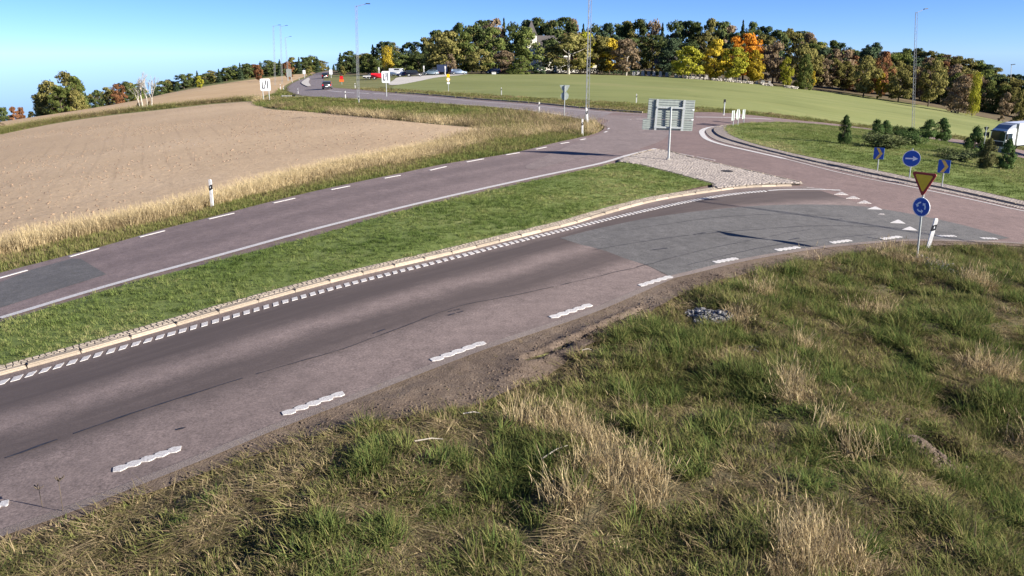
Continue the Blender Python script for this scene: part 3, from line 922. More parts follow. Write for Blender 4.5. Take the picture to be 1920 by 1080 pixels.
# ------------------------------------------------------------------ near verge
VERGE = np.vstack([EDGE, [(60, 30), (60, -5), (-16, -5), (-16, 6)]])
SHOULDER_PX = [(-170, 1084), (0, 1018), (100, 985), (200, 950), (300, 915), (400, 878), (500, 845), (640, 806), (760, 786), (900, 756), (1000, 708), (1100, 648), (1200, 596), (1290, 547), (1400, 512), (1500, 491), (1640, 470), (1700, 463), (1800, 459), (1920, 461)]
SHOULD = smooth(W(SHOULDER_PX), .4)
RUT = smooth(W([(985, 672), (1040, 652), (1100, 628), (1150, 604), (1215, 575)]), .2)
HOLE = G(1755, 822); HOLE2 = G(1725, 850)
HEAP = G(1328, 598)
def verge_bump(x, y):
    d = dist_line(EDGE, x, y)
    a = sm(d, .5, 2.2)
    z = a * (.46 * (N1(x, y, 2.6) - .5) + .20 * (N2(x, y, .8) - .5))
    z = z - .05 * sm(d, 0, .3) + .05 * sm(d, .4, 1.5)
    r = np.hypot((x - HOLE[0]) / .24, (y - HOLE[1]) / .30)
    z = z - .75 * np.exp(-r**2 * .8)
    r2 = np.hypot((x - HOLE2[0]) / .35, (y - HOLE2[1]) / .6)
    z = z + .10 * np.exp(-r2**2)
    return z
fx, fy = np.meshgrid(np.arange(-14, 22, .28), np.arange(5, 34, .28))
fx = (fx + .05 * np.sin(fy * 9)).ravel(); fy = fy.ravel()
hx, hy = np.meshgrid(np.arange(HOLE[0] - 1.2, HOLE[0] + 1., .09), np.arange(HOLE[1] - 1.4, HOLE[1] + 1., .09))
fx = np.concatenate([fx, hx.ravel() + .01]); fy = np.concatenate([fy, hy.ravel() + .013])
structure(sheet('verge', VERGE, -.012, M_VERGE, bump=verge_bump, extra=(fx, fy)))

def shoulder_bump(x, y):
    d = dist_line(EDGE, x, y)
    z = verge_bump(x, y) + sm(d, .05, .35) * (.020 + .045 * (N3(x, y, .20) - .3) + .06 * (N2(x, y, .5) - .5))
    r = dist_line(RUT, x, y)
    return z - .13 * np.exp(-(r / .05) ** 2) + .05 * np.exp(-((r - .16) / .09) ** 2)
SH_POLY = np.vstack([EDGE[arclen(EDGE) < arclen(EDGE)[-1] * .86], SHOULD[::-1]])
gx, gy = np.meshgrid(np.arange(-9, 18, .11), np.arange(7, 34, .11))
k = (dist_line(SHOULD[::2], gx.ravel(), gy.ravel()) < 1.6) & inside(SH_POLY, gx.ravel(), gy.ravel())
gx, gy = gx.ravel()[k], gy.ravel()[k]
gx = gx + rng.normal(0, .02, len(gx)); gy = gy + rng.normal(0, .02, len(gx))
structure(sheet('dirt_shoulder', SH_POLY, .004, M_SOIL, bump=shoulder_bump, extra=(gx, gy)))
# loose grit along the broken edge of the asphalt
GRIT = ribbon('grit_strip', offset(EDGE, .12)[:int(len(EDGE) * .84)], offset(EDGE, -.10)[:int(len(EDGE) * .84)], .014, M_GRAVEL, 160, 3)
structure(GRIT)
soil_patch = np.array([HOLE2 + np.array(((.34 + .10 * math.sin(7*a) * math.cos(4*a + 1)) * math.cos(a) * (1 + .2*math.sin(3*a)), .75 * math.sin(a) * (1 + .15*math.cos(2*a)))) + (HOLE - HOLE2) * .35 for a in np.linspace(0, 2*math.pi, 26)[:-1]])
kx, ky = np.meshgrid(np.arange(HOLE[0] - 1.2, HOLE[0] + 1., .07), np.arange(HOLE[1] - 1.4, HOLE[1] + 1., .07))
structure(sheet('bare_patch', soil_patch, .006, M_SOIL, bump=lambda x, y: verge_bump(x, y) + .11 * (N3(x, y, .12)) * sm(dist_line(soil_patch, x, y, True), 0, .1), extra=(kx.ravel() + .02, ky.ravel() + .031)))

def near_z(x, y):
    return terr(x, y) - .012 + verge_bump(x, y)

# ------------------------------------------------------------------ stones
def stone_heap(name, n, spot, size, mat, label, cat, base=None):
    V = []; F = []
    for _ in range(n):
        x, y, lift = spot()
        r = random.uniform(*size)
        k = len(V)
        z0 = float(near_z(x, y)) if base is None else base(x, y)
        rot = Matrix.Rotation(random.random()*6.28, 3, 'Z') @ Matrix.Rotation(random.random()*3, 3, 'X')
        sc = Vector((1, random.uniform(.6, .95), random.uniform(.5, .8)))
        for v in ((1,1,1),(1,-1,1),(-1,-1,1),(-1,1,1),(1,1,-1),(1,-1,-1),(-1,-1,-1),(-1,1,-1),(0,0,1.5),(0,0,-1.5),(1.5,0,0),(-1.5,0,0),(0,1.5,0),(0,-1.5,0)):
            p = rot @ (Vector(v) * r * .58 * random.uniform(.8, 1.15) * sc)
            V.append((x + p.x, y + p.y, z0 + lift + p.z))
        for f in ((8,0,3),(8,3,2),(8,2,1),(8,1,0),(9,7,4),(9,6,7),(9,5,6),(9,4,5),(10,0,1),(10,1,5),(10,5,4),(10,4,0),(11,2,3),(11,6,2),(11,7,6),(11,3,7),(12,3,0),(12,7,3),(12,4,7),(12,0,4),(13,1,2),(13,5,1),(13,6,5),(13,2,6)):
            F.append([k + i for i in f])
    o = mesh_obj(name, V, F, mat)
    return tag(o, label, cat, kind='stuff')
hw = np.linalg.norm(G(1365, 600) - G(1290, 600)) / 2
def heap_spot():
    a = random.random() * 6.28; r = math.sqrt(random.random())
    k = 1 + .22 * math.sin(3*a + 1) + .12 * math.sin(5*a)
    return HEAP[0] + hw * .95 * k * r * math.cos(a), HEAP[1] + hw * .95 * k * r * math.sin(a) - hw * .3 * r * math.cos(a), .01 + .08 * (1 - r*r) * random.random() ** .5
_c = [None]
stone_heap('stone_heap', 360, heap_spot, (.024, .075), M_PEBBLE, 'heap of pale grey crushed stones in the near grass verge', 'stone heap')
S2 = G(1768, 512)
stone_heap('stone_patch', 170, lambda: (S2[0] + random.gauss(0, .32), S2[1] + random.gauss(0, .55), random.random() * .08), (.03, .06), M_PEBBLE, 'grey stones lying in the grass below the roundabout sign post', 'stones')
S3 = G(1410, 650)
stone_heap('stone_patch', 40, lambda: (S3[0] + random.gauss(0, .09), S3[1] + random.gauss(0, .14), random.random() * .05), (.025, .05), M_PEBBLE, 'small spill of grey stones beside the stone heap in the grass', 'stones')
si = rng.integers(0, len(SHOULD), 16000); cp = SHOULD[si] + rng.normal(0, .50, (16000, 2))
cp = cp[(cp[:, 1] < 30) & inside(SH_POLY, cp[:, 0], cp[:, 1]) & (dist_line(EDGE[::2], cp[:, 0], cp[:, 1]) > .12)][:3000]
cz2 = terr(cp[:, 0], cp[:, 1]) + .004 + shoulder_bump(cp[:, 0], cp[:, 1])
CL2 = iter(zip(cp[:, 0], cp[:, 1], cz2))
def shoulder_spot():
    _c[0] = next(CL2); return float(_c[0][0]), float(_c[0][1]), 0.
stone_heap('soil_clods', len(cp), shoulder_spot, (.008, .030), M_SOIL, 'crumbs of brown soil strewn along the road shoulder', 'soil clods', lambda x, y: float(_c[0][2]))
fb = FIELD.min(0), FIELD.max(0)
hp = HOLE2 + (HOLE - HOLE2) * .35
stone_heap('soil_clods', 320, lambda: (hp[0] + random.gauss(0, .20), hp[1] + random.gauss(0, .36), .05), (.012, .055), M_SOIL, 'crumbled soil on the bare burrow patch in the near verge', 'soil clods')
cx = rng.uniform(-70, 0, 9000); cy = rng.uniform(28, 100, 9000)
kk = inside(FIELD, cx, cy) & (sm(N2(cx, cy, 7.), .30, .75) > rng.random(9000) * .8); cx, cy = cx[kk][:3600], cy[kk][:3600]
cz = terr(cx, cy) - .02 + field_bump(cx, cy)
CLOD = iter(zip(cx, cy, cz)); _c = [None]
def field_spot():
    _c[0] = next(CLOD); return float(_c[0][0]), float(_c[0][1]), .005
M_CLOD = plain('field_clod', (.26, .185, .125), .95, wear=.25)
stone_heap('field_clods', len(cx), field_spot, (.025, .085), M_CLOD, 'clods of dry earth scattered over the tilled brown field', 'soil clods', lambda x, y: float(_c[0][2]))

# ------------------------------------------------------------------ grass
def blade(V, F, x, y, h, w, yaw, bend, fold=.0, tip=.1, lift=0., segs=3):
    k = len(V); c, s = math.cos(yaw), math.sin(yaw)
    for i in range(segs + 1):
        t = i / segs
        r = bend * t * t * h; z = h * (t - .35 * bend * t * t) + lift
        ww = w * (1 - t) ** .7 if i < segs else w * tip
        px, py = x + c * r, y + s * r
        V.append((px - s * ww, py + c * ww, z)); V.append((px + s * ww, py - c * ww, z))
    for i in range(segs):
        a = k + 2*i; F.append((a, a+1, a+3, a+2))

TUFTS = bpy.data.collections.new('tufts')
LAWNT = bpy.data.collections.new('lawn_tufts')
def tuft(col, name, n, h, spread, w, bend, mat, seed, heads=False, segs=3):
    random.seed(seed); V = []; F = []
    for _ in range(n):
        a = random.random() * 6.28; r = spread * math.sqrt(random.random())
        hh = h * random.uniform(.45, 1.1)
        yaw = a + random.gauss(0, .8)
        b = bend * random.uniform(.3, 1.5)
        blade(V, F, r * math.cos(a), r * math.sin(a), hh, w * random.uniform(.6, 1.2), yaw, b, segs=segs)
        if heads and random.random() < .45:
            tx = r * math.cos(a) + math.cos(yaw) * b * hh; ty = r * math.sin(a) + math.sin(yaw) * b * hh; z = hh * (1 - .35 * b)
            k = len(V); L = hh * .16
            for q in range(4): V.append((tx + .0045 * (1, 0, -1, 0)[q], ty + .0045 * (0, 1, 0, -1)[q], z - L * .3))
            V.append((tx + math.cos(yaw) * .03, ty + math.sin(yaw) * .03, z + L)); V.append((tx, ty, z - L))
            for q in range(4): F.append((k + q, k + (q+1) % 4, k + 4)); F.append((k + (q+1) % 4, k + q, k + 5))
    me = bpy.data.meshes.new(name); me.from_pydata(V, [], F); me.materials.append(mat)
    o = bpy.data.objects.new(name, me); col.objects.link(o)
def rosette(col, name, n, L, w, mat, seed):
    random.seed(seed); V = []; F = []
    for i in range(n):
        yaw = i * 2.4 + random.gauss(0, .2); k = len(V); c, s = math.cos(yaw), math.sin(yaw)
        l = L * random.uniform(.6, 1.1); up = random.uniform(.25, .9)
        for t, ww in ((.05, .15), (.35, .8), (.65, 1.), (1., .12)):
            r = l * t; z = l * up * t * (1 - .55 * t)
            V.append((c*r - s*w*ww, s*r + c*w*ww, z)); V.append((c*r + s*w*ww, s*r - c*w*ww, z))
        for j in range(3): a = k + 2*j; F.append((a, a+1, a+3, a+2))
    me = bpy.data.meshes.new(name); me.from_pydata(V, [], F); me.materials.append(mat)
    col.objects.link(bpy.data.objects.new(name, me))
# 0-3 verge tufts, 4-5 dry, 6 rosette, 7 litter of flattened blades, 8-9 coarse far tufts, 10 coarse dry far
tuft(TUFTS, 'tuft_00', 26, .14, .11, .0068, .70, M_GRASS, 1)
tuft(TUFTS, 'tuft_01', 24, .21, .10, .0068, .75, M_GRASS, 2)
tuft(TUFTS, 'tuft_02', 28, .09, .13, .0064, 1.2, M_GRASS, 3)
tuft(TUFTS, 'tuft_03', 18, .30, .09, .0068, .8, M_GRASS, 4)
tuft(TUFTS, 'tuft_04', 12, .42, .09, .0044, .40, M_GRASS, 5, True)
tuft(TUFTS, 'tuft_05', 10, .54, .10, .0044, .34, M_GRASS, 6, True)
rosette(TUFTS, 'tuft_06', 15, .15, .020, M_GRASS, 7)
tuft(TUFTS, 'tuft_07', 22, .16, .17, .0056, 2.0, M_GRASS, 8)
tuft(TUFTS, 'tuft_08', 30, .26, .30, .014, .5, M_GRASS, 9, segs=2)
tuft(TUFTS, 'tuft_09', 26, .40, .30, .014, .6, M_GRASS, 10, segs=2)
tuft(TUFTS, 'tuft_10', 26, .80, .26, .010, .35, M_GRASS, 11, True, segs=2)
tuft(LAWNT, 'lawn_00', 26, .075, .10, .0048, .7, M_LAWNB, 12, segs=2)
tuft(LAWNT, 'lawn_01', 22, .105, .09, .0048, .8, M_LAWNB, 13, segs=2)
tuft(LAWNT, 'lawn_02', 30, .055, .12, .0055, 1., M_LAWNB, 14, segs=2)
tuft(LAWNT, 'lawn_03', 30, .12, .30, .012, .7, M_LAWNB, 15, segs=2)
tuft(LAWNT, 'lawn_04', 30, .17, .28, .012, .8, M_LAWNB, 16, segs=2)
random.seed(5)

def gn_group(col):
    ng = bpy.data.node_groups.new('scatter_' + col.name, 'GeometryNodeTree')
    ng.interface.new_socket('Geometry', in_out='INPUT', socket_type='NodeSocketGeometry')
    ng.interface.new_socket('Geometry', in_out='OUTPUT', socket_type='NodeSocketGeometry')
    ns, ls = ng.nodes, ng.links
    i = ns.new('NodeGroupInput'); o = ns.new('NodeGroupOutput')
    ci = ns.new('GeometryNodeCollectionInfo'); ci.inputs['Collection'].default_value = col
    ci.inputs['Separate Children'].default_value = True; ci.inputs['Reset Children'].default_value = True
    ip = ns.new('GeometryNodeInstanceOnPoints'); ip.inputs['Pick Instance'].default_value = True
    def attr(name, t):
        a = ns.new('GeometryNodeInputNamedAttribute'); a.data_type = t; a.inputs['Name'].default_value = name
        return a.outputs['Attribute']
    ls.new(i.outputs[0], ip.inputs['Points']); ls.new(ci.outputs[0], ip.inputs['Instance'])
    ls.new(attr('idx', 'INT'), ip.inputs['Instance Index'])
    ls.new(attr('rot', 'FLOAT_VECTOR'), ip.inputs['Rotation'])
    ls.new(attr('scl', 'FLOAT_VECTOR'), ip.inputs['Scale'])
    ls.new(ip.outputs[0], o.inputs[0])
    return ng
GN = {c.name: gn_group(c) for c in (TUFTS, LAWNT)}

def scatter(name, col, X, Y, Z, idx, tint, scl, label, cat, hscale=None, lean=.12):
    n = len(X)
    me = bpy.data.meshes.new(name)
    me.vertices.add(n)
    me.vertices.foreach_set('co', np.column_stack([X, Y, Z]).astype(np.float32).ravel())
    a = me.attributes.new('idx', 'INT', 'POINT'); a.data.foreach_set('value', np.asarray(idx, np.int32))
    a = me.attributes.new('tint', 'FLOAT', 'POINT'); a.data.foreach_set('value', np.clip(tint, 0, 1).astype(np.float32))
    rot = np.column_stack([rng.normal(0, lean, n), rng.normal(0, lean, n), rng.random(n) * 6.283]).astype(np.float32)
    a = me.attributes.new('rot', 'FLOAT_VECTOR', 'POINT'); a.data.foreach_set('vector', rot.ravel())
    hs = scl if hscale is None else hscale
    a = me.attributes.new('scl', 'FLOAT_VECTOR', 'POINT'); a.data.foreach_set('vector', np.column_stack([scl, scl, hs]).astype(np.float32).ravel())
    me.materials.append(M_GRASS)
    o = bpy.data.objects.new(name, me); COL.objects.link(o)
    md = o.modifiers.new('scatter', 'NODES'); md.node_group = GN[col.name]
    return tag(o, label, cat, kind='stuff')

def blob(x, y, px, py, rx_px, sharp=1.):
    """soft spot on the ground round the place seen at (px, py)"""
    c = G(px, py); e = G(px + rx_px, py)
    r = np.linalg.norm(e - c)
    # elongated away from the camera, as tussocks seen on the slope
    return np.exp(-(((x - c[0]) / r) ** 2 + ((y - c[1]) / (r * 1.15)) ** 2) * sharp)

# --- near verge
nc = 150000
X = rng.uniform(-13, 26, nc); Y = rng.uniform(5.5, 34, nc)
d_e = dist_line(EDGE[::2], X, Y)
keep = inside(VERGE, X, Y) & (d_e > .10)
R_ = np.hypot(X, Y)
vis = (np.abs(X) < .68 * Y + 1.5)
keep &= vis
in_sh = inside(SH_POLY, X, Y)
dens = np.clip(1.25 - R_ / 42, .35, 1.)
prob = dens * np.where(in_sh, .20 + .5 * sm(N2(X, Y, .9), .40, .7) * sm(d_e, .2, .9), 1.)
bare = sm(N3(X, Y, 1.7), .62, .8)
prob *= 1 - .40 * bare
d_h = np.hypot(X - HEAP[0], Y - HEAP[1]); prob = np.where(d_h < hw * .95, prob * .03, prob)
prob = np.where(inside(soil_patch, X, Y), prob * .05, prob)
prob = np.where(np.hypot(X - HOLE[0], Y - HOLE[1]) < .22, 0, prob)
prob *= 1 - .45 * blob(X, Y, 790, 830, 110)
keep &= rng.random(nc) < prob
X, Y = X[keep], Y[keep]; in_sh = in_sh[keep]; d_e = d_e[keep]
def fields_at(X, Y):
    f = []
    for spots in ([(1110, 830, 90), (1190, 900, 110), (1060, 890, 80), (1405, 610, 32), (1390, 560, 28), (1560, 660, 40), (1690, 478, 30), (1735, 505, 34), (1790, 525, 46), (1840, 550, 44), (1900, 820, 60), (1885, 910, 60), (1500, 1000, 60), (1550, 1060, 70), (1875, 700, 50), (1250, 950, 50)],
                  [(720, 960, 130), (850, 900, 80), (1590, 490, 90), (1500, 510, 60), (1850, 475, 50), (1905, 515, 70), (1650, 700, 120), (900, 1040, 120), (1100, 1060, 100), (1250, 640, 60), (1180, 720, 60), (1600, 760, 110), (1800, 860, 50), (960, 860, 40), (1400, 720, 80), (1700, 600, 80), (1350, 850, 70)],
                  [(150, 1010, 170), (420, 930, 210), (640, 860, 170), (820, 790, 140), (1000, 730, 90), (600, 1010, 100), (300, 1060, 140), (780, 830, 110), (1300, 900, 60), (1100, 960, 60)]):
        a = np.zeros(np.shape(X))
        for p in spots: a = np.maximum(a, blob(X, Y, *p))
        f.append(a)
    return f
# tussocks: every patch of half a metre or so has a character of its own
ns_ = 1500
sx_ = rng.uniform(-13, 22, ns_ * 2); sy_ = rng.uniform(5.5, 34, ns_ * 2)
dS, gS, zS = fields_at(sx_, sy_)
wts = np.stack([.18 + .75 * gS, .36 + .55 * gS, .42 + .1 * gS, .26 + 1.9 * zS, .05 + 1.15 * dS ** 1.3, .14 + .3 * gS], 1)
wts[:, :2] *= (1 - .65 * zS)[:, None]
cum = np.cumsum(wts, 1) / wts.sum(1)[:, None]
typS = (rng.random(len(sx_))[:, None] > cum).sum(1)
typ = np.empty(len(X), int); dseed = np.empty(len(X))
for a in range(0, len(X), 4000):
    b = slice(a, a + 4000)
    jx = X[b] + rng.normal(0, .07, len(X[b])); jy = Y[b] + rng.normal(0, .07, len(X[b]))
    dd = (jx[:, None] - sx_[None]) ** 2 + ((jy[:, None] - sy_[None]) * .85) ** 2
    k = dd.argmin(1); typ[b] = typS[k]; dseed[b] = np.sqrt(dd[np.arange(len(k)), k])
n_ = len(X); u = rng.random(n_)
T_TINT = np.array([.13, .28, .42, .60, .80, .08]); T_H = np.array([1.15, 1.1, .85, .42, 1.0, .75])
tint = T_TINT[typ] + rng.normal(0, .11, n_) + .12 * (N2(X, Y, .4) - .5)
idx = np.select([typ == 0, typ == 1, typ == 2, typ == 3, typ == 4], [np.where(u < .5, 1, np.where(u < .8, 3, 0)), np.where(u < .5, 1, np.where(u < .65, 3, 0)), np.where(u < .5, 0, np.where(u < .85, 2, 1)), np.where(u < .55, 7, 2), np.where(u < .26, 4, np.where(u < .50, 5, np.where(u < .80, 1, 7)))], np.where(u < .6, 2, 0))
tall = (idx == 4) | (idx == 5)
ros = (rng.random(n_) < .010 + .05 * (typ == 0)) & ~tall
idx = np.where(ros, 6, idx); tint = np.where(ros, .03 + .10 * rng.random(n_), tint)
idx = np.where(in_sh & (idx != 6), rng.choice([2, 7], n_), idx)
tint = np.where(in_sh, .58 + rng.normal(0, .10, n_), tint)
near_e = 1 - sm(d_e, .3, 1.8)
tint = np.where((rng.random(n_) < near_e * .7) & ~tall, .58 + rng.normal(0, .08, n_), tint)
scl = rng.uniform(.8, 1.3, n_) * np.where(in_sh, .62, 1.) * (1 + np.hypot(X, Y) / 120)
hsc = scl * T_H[typ] * rng.uniform(.7, 1.15, n_) * (1.15 - .9 * np.clip(dseed, 0, .55)) * (.5 + .5 * sm(d_e, .3, 1.6))
hsc = np.where(tall, scl * rng.uniform(.65, 1.05, n_), hsc)
scatter('verge_grass', TUFTS, X, Y, near_z(X, Y) - .01, idx, tint, scl, 'rough olive and straw coloured grass on the near road verge', 'grass', hsc, .16)

# --- tall straw grass between the far carriageway and the tilled field
def band(px_lo, px_hi, n, pw=1.):
    A = resample(smooth(W(px_lo), .5), 400); B = resample(smooth(W(px_hi), .5), 400)
    k = rng.integers(0, 400, n * 3); t = rng.random(n * 3) ** pw
    P = A[k] * (1 - t)[:, None] + B[k] * t[:, None] + rng.normal(0, .12, (n * 3, 2))
    seg = np.linalg.norm(np.gradient(A, axis=0), axis=1)[k] * (np.linalg.norm(A[k] - B[k], axis=1) + .2)
    seg = seg / np.maximum(np.hypot(P[:, 0], P[:, 1]), 20) ** 1.0
    pr = seg / seg.max()
    i = np.nonzero(rng.random(n * 3) < pr * 1.5)[0][:n]
    return P[i, 0], P[i, 1], t[i]
LO = [(-120, 550), (0, 508), (100, 482), (200, 456), (300, 427), (400, 402), (575, 359), (750, 322), (837, 305), (960, 285), (1040, 266), (1090, 255)]
MI = [(-120, 515), (0, 478), (100, 455), (200, 432), (300, 411), (400, 386), (575, 340), (750, 303), (837, 287), (930, 262), (1000, 255), (1080, 240)]
HI = [(-120, 500), (0, 462), (100, 440), (200, 417), (300, 396), (400, 370), (575, 322), (750, 283), (837, 265), (905, 248), (925, 244), (940, 240)]
X, Y, t = band(LO, MI, 9000)
on = ~inside(road_poly, X, Y)
X, Y, t = X[on], Y[on], t[on]
tint = .28 + .3 * t + .35 * (N2(X, Y, 2.) - .5) + rng.normal(0, .08, len(X))
scatter('roadside_grass', TUFTS, X, Y, terr(X, Y) - .06, rng.choice([0, 2, 8], len(X), p=[.4, .35, .25]), tint - .10, rng.uniform(.7, 1.1, len(X)) * (.5 + np.hypot(X, Y) / 130), 'short green grass strip along the far carriageway edge', 'grass', None, .12)
X, Y, t = band(MI, HI, 5200)
on = ~inside(road_poly, X, Y)
X, Y, t = X[on], Y[on], t[on]
far_k = 1 - .35 * sm(X, -20, 0)
tint = .86 + .16 * t + .22 * (N2(X, Y, 3.) - .5) + rng.normal(0, .07, len(X)) - .15 * sm(N1(X, Y, 4.), .55, .8)
idx = rng.choice([4, 5, 10, 9], len(X), p=[.28, .26, .40, .06])
tint = np.where(idx == 9, tint - .2, tint + .04)
scatter('straw_grass', TUFTS, X, Y, terr(X, Y) - .06, idx, tint, rng.uniform(.8, 1.15, len(X)), 'tall dry straw coloured grass along the edge of the tilled field', 'grass', rng.uniform(.45, .9, len(X)) * far_k, .14)

# --- rough verge between field and the two roads
VT = np.vstack([FAREDGE[int(len(FAREDGE) * .55):], NLO[:int(len(NLO) * .62)], smooth(W([(520, 176), (500, 182), (480, 190), (490, 198), (560, 207), (640, 214), (720, 222), (800, 230), (870, 236), (905, 242), (905, 246), (800, 272)]), .8)])
nc = 60000
lo = VT.min(0); hi = VT.max(0)
r = lo[1] * (hi[1] / lo[1]) ** rng.random(nc)
X = rng.uniform(lo[0], hi[0], nc); Y = r
on = inside(VT, X, Y) & (np.abs(X) < .66 * Y) & (dist_line(FAREDGE[::2], X, Y) > .25) & (dist_line(NLO[::2], X, Y) > .5) & ~inside(road_poly, X, Y)
X, Y = X[on][:26000], Y[on][:26000]
fe = dist_line(FIELD[::3], X, Y, True)
tip = np.exp(-((X - G(1085, 240)[0])**2 + (Y - G(1085, 240)[1])**2) / 30) + np.exp(-((X - G(1055, 222)[0])**2 + (Y - G(1055, 222)[1])**2) / 60)
strw = sm(fe, 5, .3) * sm(N1(X, Y, 7.), .3, .6) + .8 * np.clip(tip, 0, 1) * (rng.random(len(X)) < .5)
tint = .22 + .36 * (N2(X, Y, 5.) - .4) + .25 * (N3(X, Y, 1.5) - .5) + rng.normal(0, .08, len(X)) + .55 * np.clip(strw, 0, 1)
idx = np.where(rng.random(len(X)) < np.clip(strw, 0, 1) * .6, 10, rng.choice([8, 9], len(X)))
scatter('rough_grass', TUFTS, X, Y, terr(X, Y) - .07, idx, tint, rng.uniform(.8, 1.5, len(X)) * np.clip(Y / 60, .8, 3), 'rough grass between the tilled field and the road bend', 'grass', rng.uniform(.5, 1.0, len(X)), .12)

# --- mown grass: median and roundabout island
nc = 70000
X = rng.uniform(-26, 12, nc); Y = rng.uniform(12, 50, nc)
on = inside(MED, X, Y) & (np.abs(X) < .68 * Y + 1) & (rng.random(nc) < np.clip(1.3 - np.hypot(X, Y) / 60, .4, 1))
X, Y = X[on], Y[on]
tint = .38 + .55 * (N2(X, Y, 1.3) - .5) + .5 * (N1(X, Y, 4.) - .5) + rng.normal(0, .10, len(X))
tint += .35 * (1 - sm(dist_line(MED_LO[::2], X, Y), 0, .5))
dk = np.exp(-((X - G(1240, 335)[0]) ** 2 + (Y - G(1240, 335)[1]) ** 2) / 6)
tint += .35 * dk * rng.random(len(X))
scatter('median_grass', LAWNT, X, Y, terr(X, Y) + med_z(X, Y) + med_bump(X, Y) - .008, rng.integers(0, 3, len(X)), tint, rng.uniform(.8, 1.3, len(X)) * (1 + np.hypot(X, Y) / 90), 'mown green grass on the median between the carriageways', 'grass', rng.uniform(.7, 1.35, len(X)) * (.7 + .7 * N3(X, Y, 2.)), .15)
nc = 60000
lo = ISL.min(0); hi = ISL.max(0)
X = rng.uniform(lo[0], hi[0], nc); Y = rng.uniform(lo[1], hi[1], nc)
on = inside(ISL, X, Y) & (X < .72 * Y)
X, Y = X[on][:26000], Y[on][:26000]
tint = .52 + .5 * (N2(X, Y, 2.6) - .5) + .45 * (N1(X, Y, 8.) - .45) + rng.normal(0, .10, len(X))
tint += .3 * (1 - sm(dist_line(ISL[::2], X, Y, True), 0, .8))
izb = lambda x, y: terr(x, y) + isl_z(x, y) + sm(dist_line(ISL, x, y, True), 0, 1.5) * .12 * (N2(x, y, 4.) - .5)
scatter('island_grass', LAWNT, X, Y, izb(X, Y) - .02, rng.integers(3, 5, len(X)), tint, rng.uniform(.8, 1.3, len(X)), 'mown grass covering the roundabout island', 'grass', rng.uniform(.5, 1.1, len(X)), .12)
# --- verge on the far side of the north road and ring
VB = np.vstack([NUP[int(len(NUP) * .28):], smooth(W([(2080, 300), (1920, 272), (1760, 249), (1640, 236), (1500, 219), (1360, 204), (1240, 197), (1100, 188), (1000, 183), (900, 176), (840, 173), (760, 168), (700, 165)]), .8)])
nc = 60000
lo = VB.min(0); hi = VB.max(0)
X = rng.uniform(lo[0], hi[0], nc); Y = lo[1] * (hi[1] / lo[1]) ** rng.random(nc)
on = inside(VB, X, Y) & (np.abs(X) < .68 * Y) & ~inside(road_poly, X, Y)
X, Y = X[on][:14000], Y[on][:14000]
tint = .34 + .4 * (N2(X, Y, 5.) - .45) + rng.normal(0, .09, len(X))
scatter('ditch_grass', TUFTS, X, Y, terr(X, Y) - .07, rng.choice([8, 9], len(X)), tint, rng.uniform(.8, 1.4, len(X)) * np.clip(Y / 70, .8, 2.5), 'rough grass in the ditch beside the green field', 'grass', rng.uniform(.35, .8, len(X)), .12)
# --- hedge-bank between the tilled and the stubble field
P = smooth(W([(-120, 274), (0, 249), (100, 229), (200, 214), (300, 203), (400, 192), (475, 187)]), .5)
Pr = resample(P, 3000)
jj = rng.integers(0, 3000, 4200)
X = Pr[jj, 0] + rng.normal(0, .5, 4200); Y = Pr[jj, 1] + rng.normal(0, .8, 4200)
tint = .50 + .5 * (N1(X, Y, 8.) - .5) + rng.normal(0, .1, len(X))
scatter('field_bank_grass', TUFTS, X, Y, terr(X, Y) - .06, rng.choice([9, 10], len(X), p=[.6, .4]), tint, rng.uniform(1.2, 2.2, len(X)), 'narrow grassy bank between the tilled and the stubble field', 'grass', rng.uniform(.5, 1.1, len(X)), .12)

# ------------------------------------------------------------------ signs, posts and masts
def GI(px, py):
    g = G(px, py, .2)
    for _ in range(3): g = G(px, py, island_z(*g) - tz(*g))
    return g

def island_z(x, y):
    return float(izb(np.array([x]), np.array([y]))[0])

def lean_rot(o, lx=0., ly=0., rz=0.):
    """stand o up with its top moved lx to the right and ly away for every metre of height"""
    z = Vector((lx, ly, 1)).normalized()
    x = Vector((math.cos(rz), math.sin(rz), 0)); y = z.cross(x).normalized(); x = y.cross(z)
    l = o.location.copy()
    o.matrix_world = Matrix(((x.x, y.x, z.x, l.x), (x.y, y.y, z.y, l.y), (x.z, y.z, z.z, l.z), (0, 0, 0, 1)))

def rounded_poly(corners, r, n=4):
    out = []; m = len(corners)
    for i in range(m):
        p = Vector(corners[i]); a = (Vector(corners[i-1]) - p).normalized(); b = (Vector(corners[(i+1) % m]) - p).normalized()
        ang = a.angle(b); d = r / math.tan(ang/2); c = p + (a + b).normalized() * (r / math.sin(ang/2))
        s = p + a*d - c; e = p + b*d - c
        for k in range(n + 1):
            v = s.lerp(e, k/n).normalized() * r
            out.append(tuple(c + v))
    return out
def circle(r, cz=0., n=28, cx=0.): return [(cx + r*math.cos(2*math.pi*k/n), cz + r*math.sin(2*math.pi*k/n)) for k in range(n)]

def plate(name, mat, parent, pts, y0, y1):
    """sign plate; the front faces -Y"""
    bm = bmesh.new(); prism(bm, pts, y0, y1)
    return bm_obj(name, fix(bm), mat, parent)

def tri(side, zc, s=1.):
    h = side * math.sqrt(3)/2
    return rounded_poly([(-side/2*s, zc + h/3*s), (side/2*s, zc + h/3*s), (0, zc - 2*h/3*s)], .05*s)

